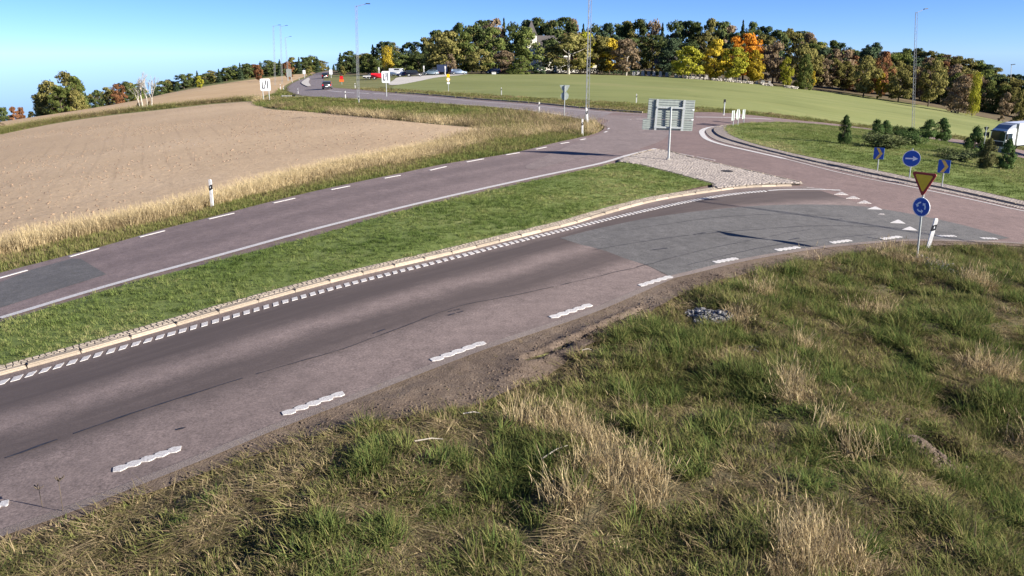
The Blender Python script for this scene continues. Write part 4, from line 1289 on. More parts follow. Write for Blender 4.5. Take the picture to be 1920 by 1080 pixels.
def arrow_ring(parent, zc, R, mat):
    for k in range(3):
        a0 = math.radians(95 + 120*k); pts_o = []; pts_i = []
        for j in range(7):
            a = a0 + math.radians(62) * j/6
            pts_o.append((math.cos(a)*R*1.20, zc + math.sin(a)*R*1.20)); pts_i.append((math.cos(a)*R*.86, zc + math.sin(a)*R*.86))
        a = a0 + math.radians(62)
        head = [(math.cos(a)*R*1.52, zc + math.sin(a)*R*1.52), (math.cos(a + .55)*R*1.02, zc + math.sin(a + .55)*R*1.02), (math.cos(a)*R*.55, zc + math.sin(a)*R*.55)]
        bm = bmesh.new(); prism(bm, pts_o + head + pts_i[::-1], -.052, -.045)
        bm_obj('arrow', fix(bm), mat, parent)

# give-way sign over the roundabout sign, on one post by the near verge
p = G(1718, 494)
sg = thing('road_sign', 'yellow and red give-way triangle above blue roundabout disc, on one steel post', 'road sign', (p[0], p[1], float(near_z(*p)) - .05))
part_tube('post', M_GALV, sg, (0, 0, -.3), (0, 0, 2.74), .03, .03, 10)
t = plate('give_way_plate', M_RED, sg, tri(.86, 2.50), -.045, -.030)
plate('yellow_field', M_YELLOW, t, tri(.86, 2.50, .72), -.049, -.045)
plate('plate_back', M_ALU, t, tri(.86, 2.50), -.030, -.027)
d = plate('roundabout_plate', M_SWHITE, sg, circle(.295, 1.70), -.042, -.028)
plate('blue_field', M_BLUE, d, circle(.272, 1.70), -.0455, -.042)
arrow_ring(d, 1.70, .135, M_SWHITE)
for z in (2.60, 2.3, 1.82, 1.58): part_box('clamp', M_GALV, sg, -.06, .06, -.03, .035, z - .02, z + .02)
lean_rot(sg, -.045, 0, math.radians(-63))

def chevron_sign(px, py, label, s=.80, h=1.75):
    p = GI(px, py)
    o = thing('chevron_sign', label, 'road sign', (p[0], p[1], island_z(*p)), group='yellow on blue chevron signs on the roundabout')
    part_tube('post', M_GALV, o, (0, 0, -.2), (0, 0, h - .05), .032, .032, 10)
    w = .44 * s; z0 = h - s
    q = plate('plate', M_BLUE, o, rounded_poly([(-w, z0), (w, z0), (w, h), (-w, h)], .03), -.05, -.035)
    plate('chevron', M_CHEVY, q, [(-w*.55, h - .02), (w*.05, h - .02), (w*.75, (z0 + h)/2), (w*.05, z0 + .02), (-w*.55, z0 + .02), (w*.15, (z0 + h)/2)], -.054, -.05)
    plate('plate_back', M_ALU, q, rounded_poly([(-w, z0), (w, z0), (w, h), (-w, h)], .03), -.035, -.032)
    return o
lean_rot(chevron_sign(1645, 319, 'blue and yellow chevron sign on the roundabout, beside the pale sprawling juniper', .66, 1.30), -.02, 0, math.radians(-46))
lean_rot(chevron_sign(1766, 348, 'blue and yellow chevron sign on the roundabout, towards the low sprawling juniper', .68, 1.36), -.02, 0, math.radians(-48))
p = GI(1705, 333)
o = thing('road_sign', 'round blue sign with white arrow between the two chevron signs on the roundabout', 'road sign', (p[0], p[1], island_z(*p)))
part_tube('post', M_GALV, o, (0, 0, -.2), (0, 0, 1.6), .034, .034, 10)
q = plate('plate', M_SWHITE, o, circle(.455, 1.06, 32), -.05, -.036)
plate('blue_field', M_BLUE, q, circle(.425, 1.06, 32), -.054, -.05)
plate('arrow', M_SWHITE, q, [(-.31, 1.10), (.07, 1.095), (.07, 1.20), (.33, 1.06), (.07, .92), (.07, 1.025), (-.31, 1.02)], -.058, -.054)
plate('plate_back', M_ALU, q, circle(.455, 1.06, 32), -.036, -.033)
lean_rot(o, -.02, 0, math.radians(-30))

# large direction sign seen from behind, on the splitter island
p = G(1253, 303)
sc = ppm(p[0], p[1], 0.)
o = thing('direction_sign', 'large direction sign seen from behind, ribbed aluminium on one steel post', 'road sign', (p[0], p[1], tz(*p) + .10))
u = 1 / sc                                 # metres per photograph pixel at the sign
part_tube('post', M_GALV, o, (0, .0, -.1), (0, .0, 97*u), 2.1*u, 1.8*u, 14)
part_box('foot', M_CONCRETE, o, -3.2*u, 3.2*u, -3.2*u, 3.2*u, -.08, 3.2*u, bevel=.02)
part_box('crossbar', M_GALV, o, -26*u, 28*u, .05, .11, 94*u, 97*u)
part_box('crossbar', M_GALV, o, -28*u, 28*u, .05, .11, 58*u, 61*u)
yb = .20
def ribbed(name, x0, x1, z0, z1, n):
    b = part_box(name, M_ALU, o, x0, x1, yb, yb + .02, z0, z1)
    for k in range(n):
        z = z0 + (z1 - z0) * (k + .5) / n
        bm = bmesh.new()
        hh = (z1 - z0) / n
        vs_ = [(x0, yb, z - hh*.47), (x0, yb - .012, z - hh*.40), (x0, yb - .012, z + hh*.28), (x0, yb - .050, z + hh*.30), (x0, yb - .050, z + hh*.46), (x0, yb, z + hh*.46)]
        A = [bm.verts.new(v) for v in vs_]; B = [bm.verts.new((x1, v[1], v[2])) for v in vs_]
        m_ = len(vs_)
        for i in range(m_): bm.faces.new((A[i], A[(i+1) % m_], B[(i+1) % m_], B[i]))
        bm.faces.new(A[::-1]); bm.faces.new(B)
        bm_obj('rib', fix(bm), M_ALU, b)
ribbed('upper_board', -41*u, 47*u, 74*u, 110*u, 8)
ribbed('lower_board', -49*u, 47*u, 54*u, 73.4*u, 5)
for xb in (-26*u, 25*u):
    bk = part_box('bracket', M_GALV, o, xb, xb + .05, .085, yb - .052, 54*u, 110*u)
    part_box('flange', M_GALV, bk, xb - .035, xb + .085, .07, .084, 54*u, 110*u)
for (x, z) in ((45*u, 93*u), (45*u, 75*u)): part_box('sticker', M_SWHITE, o, x - .05, x + .05, yb - .064, yb - .058, z - .03, z + .03)
lean_rot(o, .0, 0, math.radians(6))
# the boards hang slightly out of level
for ch in o.children:
    if ch.name.startswith(('upper_board', 'lower_board', 'bracket', 'crossbar', 'sticker')):
        ch.rotation_euler = (0, math.radians(2.4), 0)
        ch.location = (-.14, 0, 0)

def delineator(px, py, h_px, label, lean=(0, 0), z=None, yellow=False, group='roadside delineator posts'):
    p = G(px, py)
    zz = tz(*p) - .02 if z is None else z(*p)
    s = ppm(p[0], p[1], zz); h = h_px / s
    o = thing('delineator_post', label, 'delineator post', (p[0], p[1], zz), group=group)
    w = .055 * max(1., h)
    bm = bmesh.new()
    pts = [(-w, -.25), (w, -.25), (w, h - .07), (w*.5, h), (-w, h - .02)]
    prism(bm, pts, -.028, .028); bmesh.ops.bevel(bm, geom=bm.edges[:], offset=.008, segments=1, affect='EDGES')
    bm_obj('post', fix(bm), M_WHITE, o)
    bm = bmesh.new(); prism(bm, [(-w - .004, h*.58), (w + .004, h*.64), (w + .004, h*.82), (-w - .004, h*.76)], -.031, .031)
    bd = bm_obj('black_band', fix(bm), M_BLACK, o)
    part_box('reflector', M_SWHITE if not yellow else M_YELLOW, bd, -.014, .014, -.036, -.031, h*.68, h*.74)
    lean_rot(o, lean[0], lean[1], math.radians(random.uniform(-25, 5)))
    return o
delineator(398, 387, 52, 'upright white delineator post with black band in straw grass beside the tilled field', (.02, 0))
delineator(1739, 465, 62, 'white delineator post leaning beside the give-way sign post', (.17, .05), lambda x, y: float(near_z(x, y)) - .03)
delineator(1092, 253, 30, 'white delineator post at the tip of the rough verge', (-.02, 0))
delineator(1102, 232, 30, 'leaning white delineator post beside the lattice mast at the verge tip', (-.11, 0))
delineator(1011, 213, 22, 'white delineator post by the north road before the back of the give-way sign')
delineator(648, 186, 15, 'white delineator post on the bend of the north road beside its centre marks')
delineator(673, 194, 14, 'white delineator post in the grass beside the lattice mast of the north road')
delineator(559, 176, 10, 'white delineator post above the culvert headwall')
delineator(526, 168, 10, 'one of two small white delineator posts beyond the white information board')
delineator(532, 169, 8, 'one of two small white delineator posts beyond the white information board')
delineator(666, 166, 10, 'white delineator post where the lot drive meets the north road')
delineator(548, 154, 6, 'tiny delineator post by the stubble field on the outside of the bend')
delineator(561, 150, 5, 'tiny delineator post beside the far road along the stubble field')
delineator(940, 178, 14, 'sunlit delineator post on the ditch edge below the green field, towards the yellow sign')
delineator(1193, 193, 17, 'sunlit delineator post on the ditch edge beside the large direction sign')

# backs of other signs
def sign_back(px, py, name, label, top_px, parts, mat, rz=0., strap=True, z=None):
    p = G(px, py); zz = tz(*p) if z is None else z(*p); s = 1 / ppm(p[0], p[1], zz)
    o = thing(name, label, 'road sign', (p[0], p[1], zz))
    part_tube('post', M_GALV, o, (0, 0, -.2), (0, 0, top_px * s), max(.03, .8 * s), None, 8)
    for kind, c, r in parts:
        pts = tri(r * s, c * s) if kind == 't' else circle(r * s, c * s, 24)
        pl = plate('give_way_plate' if kind == 't' else 'round_plate', mat, o, pts, .05, .066)
        plate('plate_front', M_YELLOW if kind == 't' else M_BLUE, pl, tri(r*s, c*s, .8) if kind == 't' else circle(r*s*.9, c*s, 24), .066, .069)
        if strap: part_box('strap', M_DARKSTEEL, pl, -.9*s, .9*s, .02, .045, (c - (r*.55 if kind == 't' else r)) * s, (c + (r*.28 if kind == 't' else r)) * s)
    lean_rot(o, 0, 0, rz)
    return o
sign_back(1058, 218, 'road_sign', 'grey back of a give-way triangle above a disc, on the rough verge', 56, [('t', 51, 20), ('c', 37, 7.5)], M_ALUL, math.radians(-6))
sign_back(1840, 300, 'road_sign', 'dark back of a give-way triangle and disc beside the lorry', 62, [('t', 58, 10), ('c', 48, 4)], M_DARKSTEEL, math.radians(-28), False)
p = G(1357, 216); s_ = 1 / ppm(p[0], p[1], tz(*p))
o = thing('marker_post', 'grey post with a small black plate at the edge of the green field', 'marker post', (p[0], p[1], tz(*p)))
part_tube('post', M_GALV, o, (0, 0, -.2), (0, 0, 24*s_), 1.1*s_, None, 8)
part_box('plate', M_BLACK, o, -2*s_, 2*s_, -.03, .03, 22*s_, 29*s_)
part_box('foot', M_CONCRETE, o, -2.4*s_, 1.6*s_, -.1, .1, -.05, 1.6*s_)
for (px, py, w, h, round_, lab) in [(1374, 239, 5, 28, False, 'narrow chevron sign back at the island end, on the large direction sign side'), (1383, 238, 6, 30, True, 'back of a round sign between two chevron sign backs'), (1394, 233, 5, 25, False, 'narrow chevron sign back at the island end, green field side')]:
    p = G(px, py); zz = island_z(*p) if inside(ISL, np.array([p[0]]), np.array([p[1]]))[0] else tz(*p) + .1; s_ = 1 / ppm(p[0], p[1], zz)
    o = thing('road_sign', lab, 'road sign', (p[0], p[1], zz))
    part_tube('post', M_GALV, o, (0, 0, -.2), (0, 0, h*s_), .035, None, 8)
    pts = circle(.48, h*s_ - .48, 24) if round_ else rounded_poly([(-.4, h*s_ - .85), (.4, h*s_ - .85), (.4, h*s_), (-.4, h*s_)], .04)
    q = plate('plate', M_ALUL, o, pts, .04, .06)
    plate('plate_front', M_BLUE, q, [(x*.96, h*s_ - .45 + (z - (h*s_ - .45))*.96) for x, z in pts], .06, .063)
    lean_rot(o, 0, 0, math.radians(58 if not round_ else 54))

# information boards on the north road
def info_board(px, py, w, h, top, label, mat=M_SWHITE, rz=0., marks=True, legs=2):
    p = G(px, py); zz = tz(*p); s = 1 / ppm(p[0], p[1], zz)
    o = thing('information_board', label, 'sign board', (p[0], p[1], zz))
    for k in range(legs):
        x = 0 if legs == 1 else (-.30 + .6*k) * w * s
        part_tube('post', M_GALV, o, (x, 0, -.2), (x, 0, (top - h*.3) * s), max(.04, .7*s), None, 8)
    q = plate('board', mat, o, rounded_poly([(-w/2*s, (top - h)*s), (w/2*s, (top - h)*s), (w/2*s, top*s), (-w/2*s, top*s)], .12*h*s), -.09, -.05)
    if marks:
        for k, (a, b, c, d) in enumerate([(-.34, -.24, .18, .80), (-.34, -.05, .18, .28), (-.12, -.05, .28, .55), (.0, .10, .50, .88), (.18, .28, .18, .85)]):
            part_box('route_line', M_BLACK, q, a*w*s, b*w*s, -.105, -.09, (top - h + c*h)*s, (top - h + d*h)*s)
    lean_rot(o, 0, 0, rz)
info_board(500, 190, 18, 22, 41, 'white information board with black route lines by the stubble field', rz=math.radians(14))
info_board(725, 181, 15, 21, 46, 'white information board with black route lines before the gravel lot', legs=1, rz=math.radians(6))
info_board(543, 151, 10, 14, 21, 'grey back of a board by the red-leaved tree', M_ALU, marks=False)
info_board(571, 146, 5, 7, 14, 'small white board by the round bush on the far road', marks=False, legs=1)
info_board(621, 146, 6, 9, 15, 'small white board on the outer side of the far road', marks=False, legs=1)
# red and orange works sign
p = G(641, 158); zz = tz(*p); s_ = 1 / ppm(p[0], p[1], zz)
o = thing('works_sign', 'red and orange sign panel beside the bend of the north road', 'road sign', (p[0], p[1], zz))
part_tube('post', M_GALV, o, (0, 0, -.2), (0, 0, 14*s_), .06, None, 8)
part_box('upper_panel', M_REDB, o, -3*s_, 3*s_, -.10, -.06, 9*s_, 15*s_)
part_box('lower_panel', M_ORANGE, o, -4.2*s_, 4.2*s_, -.10, -.06, 4.5*s_, 9*s_ - .01)
# yellow and white plates by the green field
p = G(841, 171); zz = tz(*p); s_ = 1 / ppm(p[0], p[1], zz)
o = thing('road_sign', 'post with yellow plate, pale disc and small white plate by the green field', 'road sign', (p[0], p[1], zz))
part_tube('post', M_GALV, o, (0, 0, -.2), (0, 0, 29*s_), .04, None, 8)
plate('yellow_plate', M_YELLOW, o, rounded_poly([(-2.8*s_, 25.5*s_), (2.8*s_, 25.5*s_), (2.8*s_, 31*s_), (-2.8*s_, 31*s_)], .05), -.07, -.05)
q = plate('disc', M_YELLOW, o, circle(3.4*s_, 21.5*s_), -.07, -.05)
plate('disc_field', M_SWHITE, q, circle(2.7*s_, 21.5*s_), -.074, -.07)
plate('white_plate', M_SWHITE, o, rounded_poly([(-2.4*s_, 13*s_), (2.4*s_, 13*s_), (2.4*s_, 17*s_), (-2.4*s_, 17*s_)], .04), -.07, -.05)

# lattice lighting masts
def lattice_mast(px, py, h, label, w=.21, pos=None, rz=.2, arm=1., lean=0.):
    p = G(px, py) if pos is None else np.array(pos)
    o = thing('lighting_mast', label, 'lighting mast', (p[0], p[1], tz(*p) - .02), rz, group='lattice lighting masts round the roundabout')
    c = [(w*math.cos(a), w*math.sin(a)) for a in (math.pi/2, math.pi/2 + 2.094, math.pi/2 + 4.188)]
    for x, y in c:
        bm = bmesh.new(); tube(bm, (x, y, -.2), (x*.9, y*.9, h), .022, .02, 6); bm_obj('leg', fix(bm), M_MAST, o)
    bm = bmesh.new(); n = int(h / .45)
    for k in range(n):
        z0 = k*h/n; z1 = (k + 1)*h/n
        for i in range(3):
            j = (i + 1) % 3; f0 = 1 - .1*z0/h; f1 = 1 - .1*z1/h
            a, b = (i, j) if k % 2 else (j, i)
            tube(bm, (c[a][0]*f0, c[a][1]*f0, z0), (c[b][0]*f1, c[b][1]*f1, z1), .009, None, 4, False)
    bm_obj('lacing', bm, M_MAST, o)
    part_tube('arm', M_MAST, o, (0, 0, h - .1), (1.3*arm, 0, h + .25), .035, .03, 8)
    part_box('luminaire', M_DARKSTEEL, o, 1.2*arm if arm > 0 else 1.2*arm - .6, 1.2*arm + .6 if arm > 0 else 1.2*arm, -.15, .15, h + .22, h + .34, bevel=.03)
    lean_rot(o, lean, 0, rz)
lattice_mast(1100, 229, 12, 'lattice steel mast beside the leaning delineator at the verge tip', .16)
lattice_mast(1711, 252, 17, 'lattice steel mast behind the junipers on the roundabout', .20, lean=-.11)
lattice_mast(672, 189, 12, 'lattice steel mast on the inside of the north road bend', .18, lean=.03)
lattice_mast(516, 160, 14, 'one of three thin lattice masts far off before the wood beyond the stubble field', .22, lean=.05)
lattice_mast(529, 158, 14, 'one of three thin lattice masts far off before the wood beyond the stubble field', .22, lean=.05)
lattice_mast(541, 152, 12, 'one of three thin lattice masts far off before the wood beyond the stubble field', .2)
# a mast just beyond the picture; its thin shadow falls over the grey asphalt
q1, q2 = G(1450, 380), G(1890, 455)
lattice_mast(0, 0, 12, 'lattice steel mast at the roundabout exit whose shadow crosses the grey asphalt', .16, pos=q2 + (q2 - q1) / np.linalg.norm(q2 - q1) * 12.0)
p = at_range(1893, 300)
o = thing('street_lamp', 'single grey street lamp rising above the wooded slope', 'street lamp', p)
hz = z_for(300, 121) - p[2]
part_tube('post', M_GALV, o, (0, 0, -.3), (0, 0, hz), .13, .08, 10)
part_box('lamp_head', M_DARKSTEEL, o, -.15, 1.3, -.25, .25, hz - .08, hz + .16, bevel=.03)
lean_rot(o, -.12, 0, 0)

# culvert headwall beside the north road
p = G(552, 182); zz = tz(*p); s_ = 1 / ppm(p[0], p[1], zz)
o = thing('culvert_headwall', 'pale concrete culvert headwalls with a dark pipe mouth by the north road', 'culvert', (p[0], p[1], zz), math.radians(-6))
part_box('wing_wall', M_CONCRETE, o, -24*s_, -4*s_, -.3, .2, -.2, 3*s_, bevel=.05)
part_box('wing_wall', M_CONCRETE, o, 2*s_, 21*s_, -.3, .2, -.2, 2.2*s_, bevel=.05)
part_box('pipe_mouth', M_BLACK, o, -4*s_ + .01, 2*s_ - .01, -.1, .3, -.1, 4.5*s_, bevel=.05)

# ------------------------------------------------------------------ plants
def leaf_mesh(name, pts, nrm, size, seed, aspect=.7, up=0.):
    """many small leaf-spray faces; pts (n,3), nrm (n,3) rough facing"""
    r = np.random.default_rng(seed); n = len(pts)
    N = nrm + r.normal(0, .55, (n, 3)); N /= np.linalg.norm(N, axis=1)[:, None] + 1e-9
    T = r.normal(0, 1, (n, 3)); T[:, 2] += up
    T -= (T * N).sum(1)[:, None] * N; T /= np.linalg.norm(T, axis=1)[:, None] + 1e-9
    B = np.cross(N, T)
    s = size * r.uniform(.55, 1.3, n)
    a = (T * s[:, None]); b = (B * (s * aspect * .5)[:, None])
    V = np.empty((n, 4, 3)); V[:, 0] = pts - a*.5; V[:, 1] = pts + b; V[:, 2] = pts + a*.5; V[:, 3] = pts - b
    me = bpy.data.meshes.new(name)
    me.vertices.add(4*n); me.vertices.foreach_set('co', V.astype(np.float32).ravel())
    me.loops.add(4*n); me.loops.foreach_set('vertex_index', np.arange(4*n, dtype=np.int32))
    me.polygons.add(n); me.polygons.foreach_set('loop_start', np.arange(0, 4*n, 4, dtype=np.int32)); me.polygons.foreach_set('loop_total', np.full(n, 4, np.int32))
    me.update(calc_edges=True); me.validate()
    return me

def crown_points(kind, seed, n=2600):
    """unit tree: height 1, crown about 1 wide"""
    r = np.random.default_rng(seed); P = []; Nn = []
    if kind == 'conifer':
        for k in range(n):
            z = .06 + .94 * r.random() ** 1.35
            rad = .46 * (1 - z) ** .85 * (.72 + .28 * math.sin(z * 55 + seed)) + .012
            a = r.random() * 6.283; q = r.random() ** .45
            P.append((rad*q*math.cos(a), rad*q*math.sin(a), z - .05 * q * rad)); Nn.append((math.cos(a)*.5, math.sin(a)*.5, .8))
    else:
        base = dict(round=.12, tall=.05, pine=.38, weep=.03, bush=.0, clump=.0)[kind]
        nc = dict(round=46, tall=52, pine=26, weep=60, bush=34, clump=70)[kind]
        cs = []
        while len(cs) < nc:
            z = r.random(); a = r.random() * 6.283
            env = {'round': math.sqrt(max(0, 1 - (2*z - .95)**2)) if z < .975 else .1, 'tall': (math.sin(math.pi * min(1, z*.92 + .06)) ** .6), 'pine': math.sqrt(max(0, 1 - (1.7*z - .75)**2)),
                   'weep': (1 - z*.95) ** .35 * (z + .25) ** .3, 'bush': math.sqrt(max(0, 1 - z*z)) , 'clump': (1 - z**3) ** .6}[kind]
            q = r.random() ** .5
            if q < .35 and r.random() < .6: continue
            rad = .5 * env * q * r.uniform(.75, 1.06)
            cs.append((rad*math.cos(a), rad*math.sin(a), base + (1 - base) * (z*.9 + .05), r.uniform(.075, .15)))
        per = n // nc
        for cx, cy, cz, cr in cs:
            for _ in range(per):
                v = r.normal(0, 1, 3); v /= np.linalg.norm(v); m = r.random() ** .45
                zf = 1.25 if kind == 'weep' else .62
                P.append((cx + v[0]*cr*m*1.2, cy + v[1]*cr*m*1.2, min(1., max(.0, cz + v[2]*cr*m*zf)))); Nn.append((v[0] + cx*1.5, v[1] + cy*1.5, v[2] + .45))
    return np.array(P), np.array(Nn)

def trunk_mesh(name, kind, seed):
    r = random.Random(seed); bm = bmesh.new()
    top = dict(conifer=.92, round=.72, tall=.8, pine=.86, weep=.75, bush=.4, clump=.7)[kind]
    pts = [Vector((0, 0, -.03))]
    for k in range(1, 6): pts.append(Vector((r.gauss(0, .012), r.gauss(0, .012), top*k/5)))
    r0 = .028 if kind != 'bush' else .02
    for k in range(5): tube(bm, pts[k], pts[k+1], r0*(1 - k*.17), r0*(1 - (k+1)*.17), 7, False)
    if kind not in ('conifer',):
        for k in range(9):
            z = r.uniform(.22 if kind != 'pine' else .5, top*.9); a = r.random()*6.28; L = r.uniform(.18, .36)
            s = Vector((0, 0, z)); e = s + Vector((math.cos(a)*L, math.sin(a)*L, L*r.uniform(.4, .9)))
            mdl = s.lerp(e, .5) + Vector((0, 0, -.02))
            tube(bm, s, mdl, .011, .008, 5, False); tube(bm, mdl, e, .008, .003, 5, False)
    me = bpy.data.meshes.new(name); bm.to_mesh(me); bm.free(); me.materials.append(M_BARK)
    return me

PROTO = {}
for kind, nv, n, size in (('round', 4, 4600, .056), ('tall', 4, 4600, .054), ('conifer', 3, 3000, .058), ('pine', 2, 3000, .056), ('weep', 2, 4200, .050), ('bush', 2, 2400, .070), ('clump', 3, 5600, .050)):
    for v in range(nv):
        sd = sum(map(ord, kind)) * 7 + v * 31
        P, Nn = crown_points(kind, sd, n)
        me = leaf_mesh('crown', P, Nn, size, sd, .75 if kind != 'weep' else .5, 0 if kind != 'weep' else 1.5)
        me.materials.append(L_GREEN)
        PROTO[kind, v] = (me, trunk_mesh('trunk', kind, sd))

def tree(px, D, top_y, w_px, kind, mat, label, group=None, var=None, name=None, base_y=None, bark=None, sink=0.):
    x, y, z = at_range(px, D)
    h = z_for(y, top_y) - z + sink
    w = w_px * (1.0 if kind in ('bush', 'weep') else 1.22) / ppm(x, y, z)
    v = random.randrange(len([k for k in PROTO if k[0] == kind])) if var is None else var
    cm, tm = PROTO[kind, v]
    o = thing(name or dict(conifer='spruce_tree', pine='pine_tree', bush='bush', clump='broadleaf_tree').get(kind, 'broadleaf_tree'), label, 'bush' if kind == 'bush' else 'tree', (x, y, z - sink), random.random() * 6.28, group)
    o.scale = (w, w, h)
    t = bpy.data.objects.new('trunk', tm); link(t, o)
    if bark is not None: t.material_slots[0].link = 'OBJECT'; t.material_slots[0].material = bark
    c = bpy.data.objects.new('crown', cm); link(c, o)
    c.material_slots[0].link = 'OBJECT'; c.material_slots[0].material = mat
    return o

# --- left: clump by the stubble field, shrubs at the edge, bare tree
tree(100, 205, 150, 46, 'clump', L_OLIVE, 'broad olive tree on the open-field side of the big clump beyond the stubble field', 'trees of the field clump', sink=1.)
tree(132, 208, 133, 46, 'clump', L_OLIVE, 'tallest olive tree of the big clump beyond the stubble field', 'trees of the field clump', sink=1.)
tree(148, 202, 141, 34, 'clump', L_GREEN, 'green tree at the steep side of the big clump beyond the stubble field', 'trees of the field clump', sink=1.)
tree(116, 198, 160, 40, 'clump', L_GREEN, 'lower green tree in front of the big clump beyond the stubble field', 'trees of the field clump', sink=1.)
tree(84, 210, 172, 34, 'bush', L_DARK, 'dark green bush at the foot of the big tree clump', 'bushes by the field clump', sink=1.)
tree(158, 205, 178, 16, 'bush', L_RUST, 'rusty red bush leaning on the big tree clump', 'bushes by the field clump', sink=1.)
tree(8, 190, 200, 36, 'bush', L_DARK, 'dark green bush beyond the stubble field, next to the red-brown bushes', 'bushes at the field edge', sink=2.)
tree(28, 192, 199, 26, 'bush', L_RUST, 'red-brown bush beyond the stubble field, between green and rusty bushes', 'bushes at the field edge', sink=2.)
tree(42, 194, 200, 22, 'bush', L_RUST, 'rusty outer bush beyond the stubble field towards the tree clump', 'bushes at the field edge', sink=2.)
tree(60, 200, 208, 20, 'bush', L_OLIVE, 'low olive bush between the rusty bushes and the tree clump', 'bushes at the field edge', sink=2.)
tree(2, 120, 228, 18, 'bush', L_BROWN, 'grey-brown thicket at the corner of the two fields', 'bushes at the field edge')
tree(20, 118, 236, 16, 'bush', L_BROWN, 'low brown scrub beside the thicket at the field corner', 'bushes at the field edge')

def bare_tree(px, base, top, label):
    p = G(px, base); z = tz(*p); h = z_for(p[1], top) - z
    o = thing('bare_tree', label, 'tree', (p[0], p[1], z))
    r = random.Random(4)
    def grow(bm, a, d, L, rad, dep):
        b = a + d * L
        tube(bm, a, b, rad, rad*.68, 6 if dep > 1 else 4, False)
        if dep == 0: return
        for k in range(3 if dep > 1 else 4):
            nd = (d + Vector((r.gauss(0, .30), r.gauss(0, .30), r.uniform(.05, .45)))).normalized()
            grow(bm, a.lerp(b, r.uniform(.55, 1.)), nd, L * r.uniform(.55, .75), rad*.55, dep - 1)
    for k, (dx, lean, hh) in enumerate([(-.5, -.06, 1.), (.9, .10, .92), (.25, .02, .8), (-.9, -.14, .7)]):
        bm = bmesh.new()
        grow(bm, Vector((dx, 0, -.2)), Vector((lean, 0, 1)).normalized(), h*.44*hh, .16 if k < 2 else .10, 4)
        bm_obj('stem', bm, M_PALEBARK, o)
tree(88, 207, 158, 34, 'clump', L_OLIVE, 'sloping olive tree at the open end of the big clump', 'trees of the field clump', sink=1.)
tree(146, 199, 168, 30, 'clump', L_OLIVE, 'low olive tree before the steep side of the big clump', 'trees of the field clump', sink=1.)
bare_tree(274, 204, 131, 'nearly bare tree with several pale stems on the bank between the fields')
for k, (dx, w, tp) in enumerate([(-12, 14, 190), (10, 16, 187), (22, 14, 194)]):
    tree(274 + dx, at_range(274, 150)[1] * .88, tp + 2, w, 'bush', L_BROWN, ['brown scrub at the foot of the bare tree, field side', 'tallest brown scrub at the foot of the bare tree', 'brown scrub at the foot of the bare tree, road side'][k], 'scrub under the bare tree')

# --- far wood beyond the stubble field
LW = [(165, 172, 192), (185, 168, 188), (205, 165, 184), (225, 158, 182), (240, 152, 178), (258, 158, 178), (292, 158, 172), (305, 150, 172), (318, 150, 168), (332, 156, 166), (345, 142, 164), (358, 138, 162), (372, 134, 160), (385, 137, 158), (398, 133, 157), (412, 130, 155), (425, 128, 153), (440, 122, 152), (452, 117, 150), (465, 118, 148), (478, 122, 147), (490, 117, 146), (502, 113, 145), (514, 114, 144), (526, 112, 143), (538, 116, 142), (550, 110, 141), (562, 107, 140), (574, 106, 139), (586, 104, 138), (596, 105, 136)]
kinds = ['conifer', 'round', 'tall', 'conifer', 'pine', 'tall']
for i, (px, tp, bs) in enumerate(LW):
    D = 235 + 10 * (i % 3) if px < 280 else 262 + (px - 280) * .30 + 9 * (i % 3)
    kd = kinds[i % 6]; m_ = [L_CONIF, L_DARK, L_OLIVE, L_CONIF, L_DARK, L_GREEN][i % 6]
    if px in (225, 478): m_, kd = L_RUST, 'round'
    lab = {'conifer': 'dark spruce in the wood beyond the stubble field', 'pine': 'dark green pine in the wood beyond the stubble field'}.get(kd, 'rusty autumn tree in the wood beyond the stubble field' if m_ is L_RUST else 'olive broadleaf tree in the wood beyond the stubble field' if m_ is L_OLIVE else 'green broadleaf tree in the wood beyond the stubble field' if m_ is L_GREEN else 'dark broadleaf tree in the wood beyond the stubble field')
    tree(px, D, tp + random.uniform(-3, 2), 26 if kd != 'conifer' else 17, kd, m_, lab, 'trees of the wood beyond the stubble field', sink=1.)
    tree(px + 8, D + 16, tp + random.uniform(2, 8), 24, 'tall', L_DARK if i % 2 else L_OLIVE, 'dark broadleaf tree at the back of the wood beyond the stubble field' if i % 2 else 'olive broadleaf tree at the back of the wood beyond the stubble field', 'trees of the wood beyond the stubble field', sink=1.)
tree(375, 255, 142, 15, 'round', L_YGREEN, 'small yellow-green tree before the dark spruces beyond the stubble field', sink=.5)
tree(541, 250, 115, 17, 'round', L_RUST, 'dark red tree behind the grey board back by the far road', sink=.5)
tree(486, 268, 121, 17, 'round', L_RUST, 'red-brown tree at the edge of the wood beyond the white information board', sink=.5)
tree(580, 300, 124, 17, 'bush', L_OLIVE, 'round olive bush beside the far road, stubble field side', 'bushes along the far road', sink=.3)
tree(643, 250, 123, 15, 'bush', L_OLIVE, 'round olive bush beside the far road, lot side', 'bushes along the far road', sink=.3)
for px, tp, D in [(606, 123, 520), (616, 122, 540), (626, 121, 520), (634, 118, 480)]:
    tree(px, D, tp, 14, 'conifer', L_CONIF, 'small dark spruce where the far road meets the sky', 'spruces at the end of the far road', sink=1.)

# --- trees behind the lot and along the churchyard
def size_word(h, lo, hi):
    return 'tall ' if h > hi else 'low ' if h < lo else ''

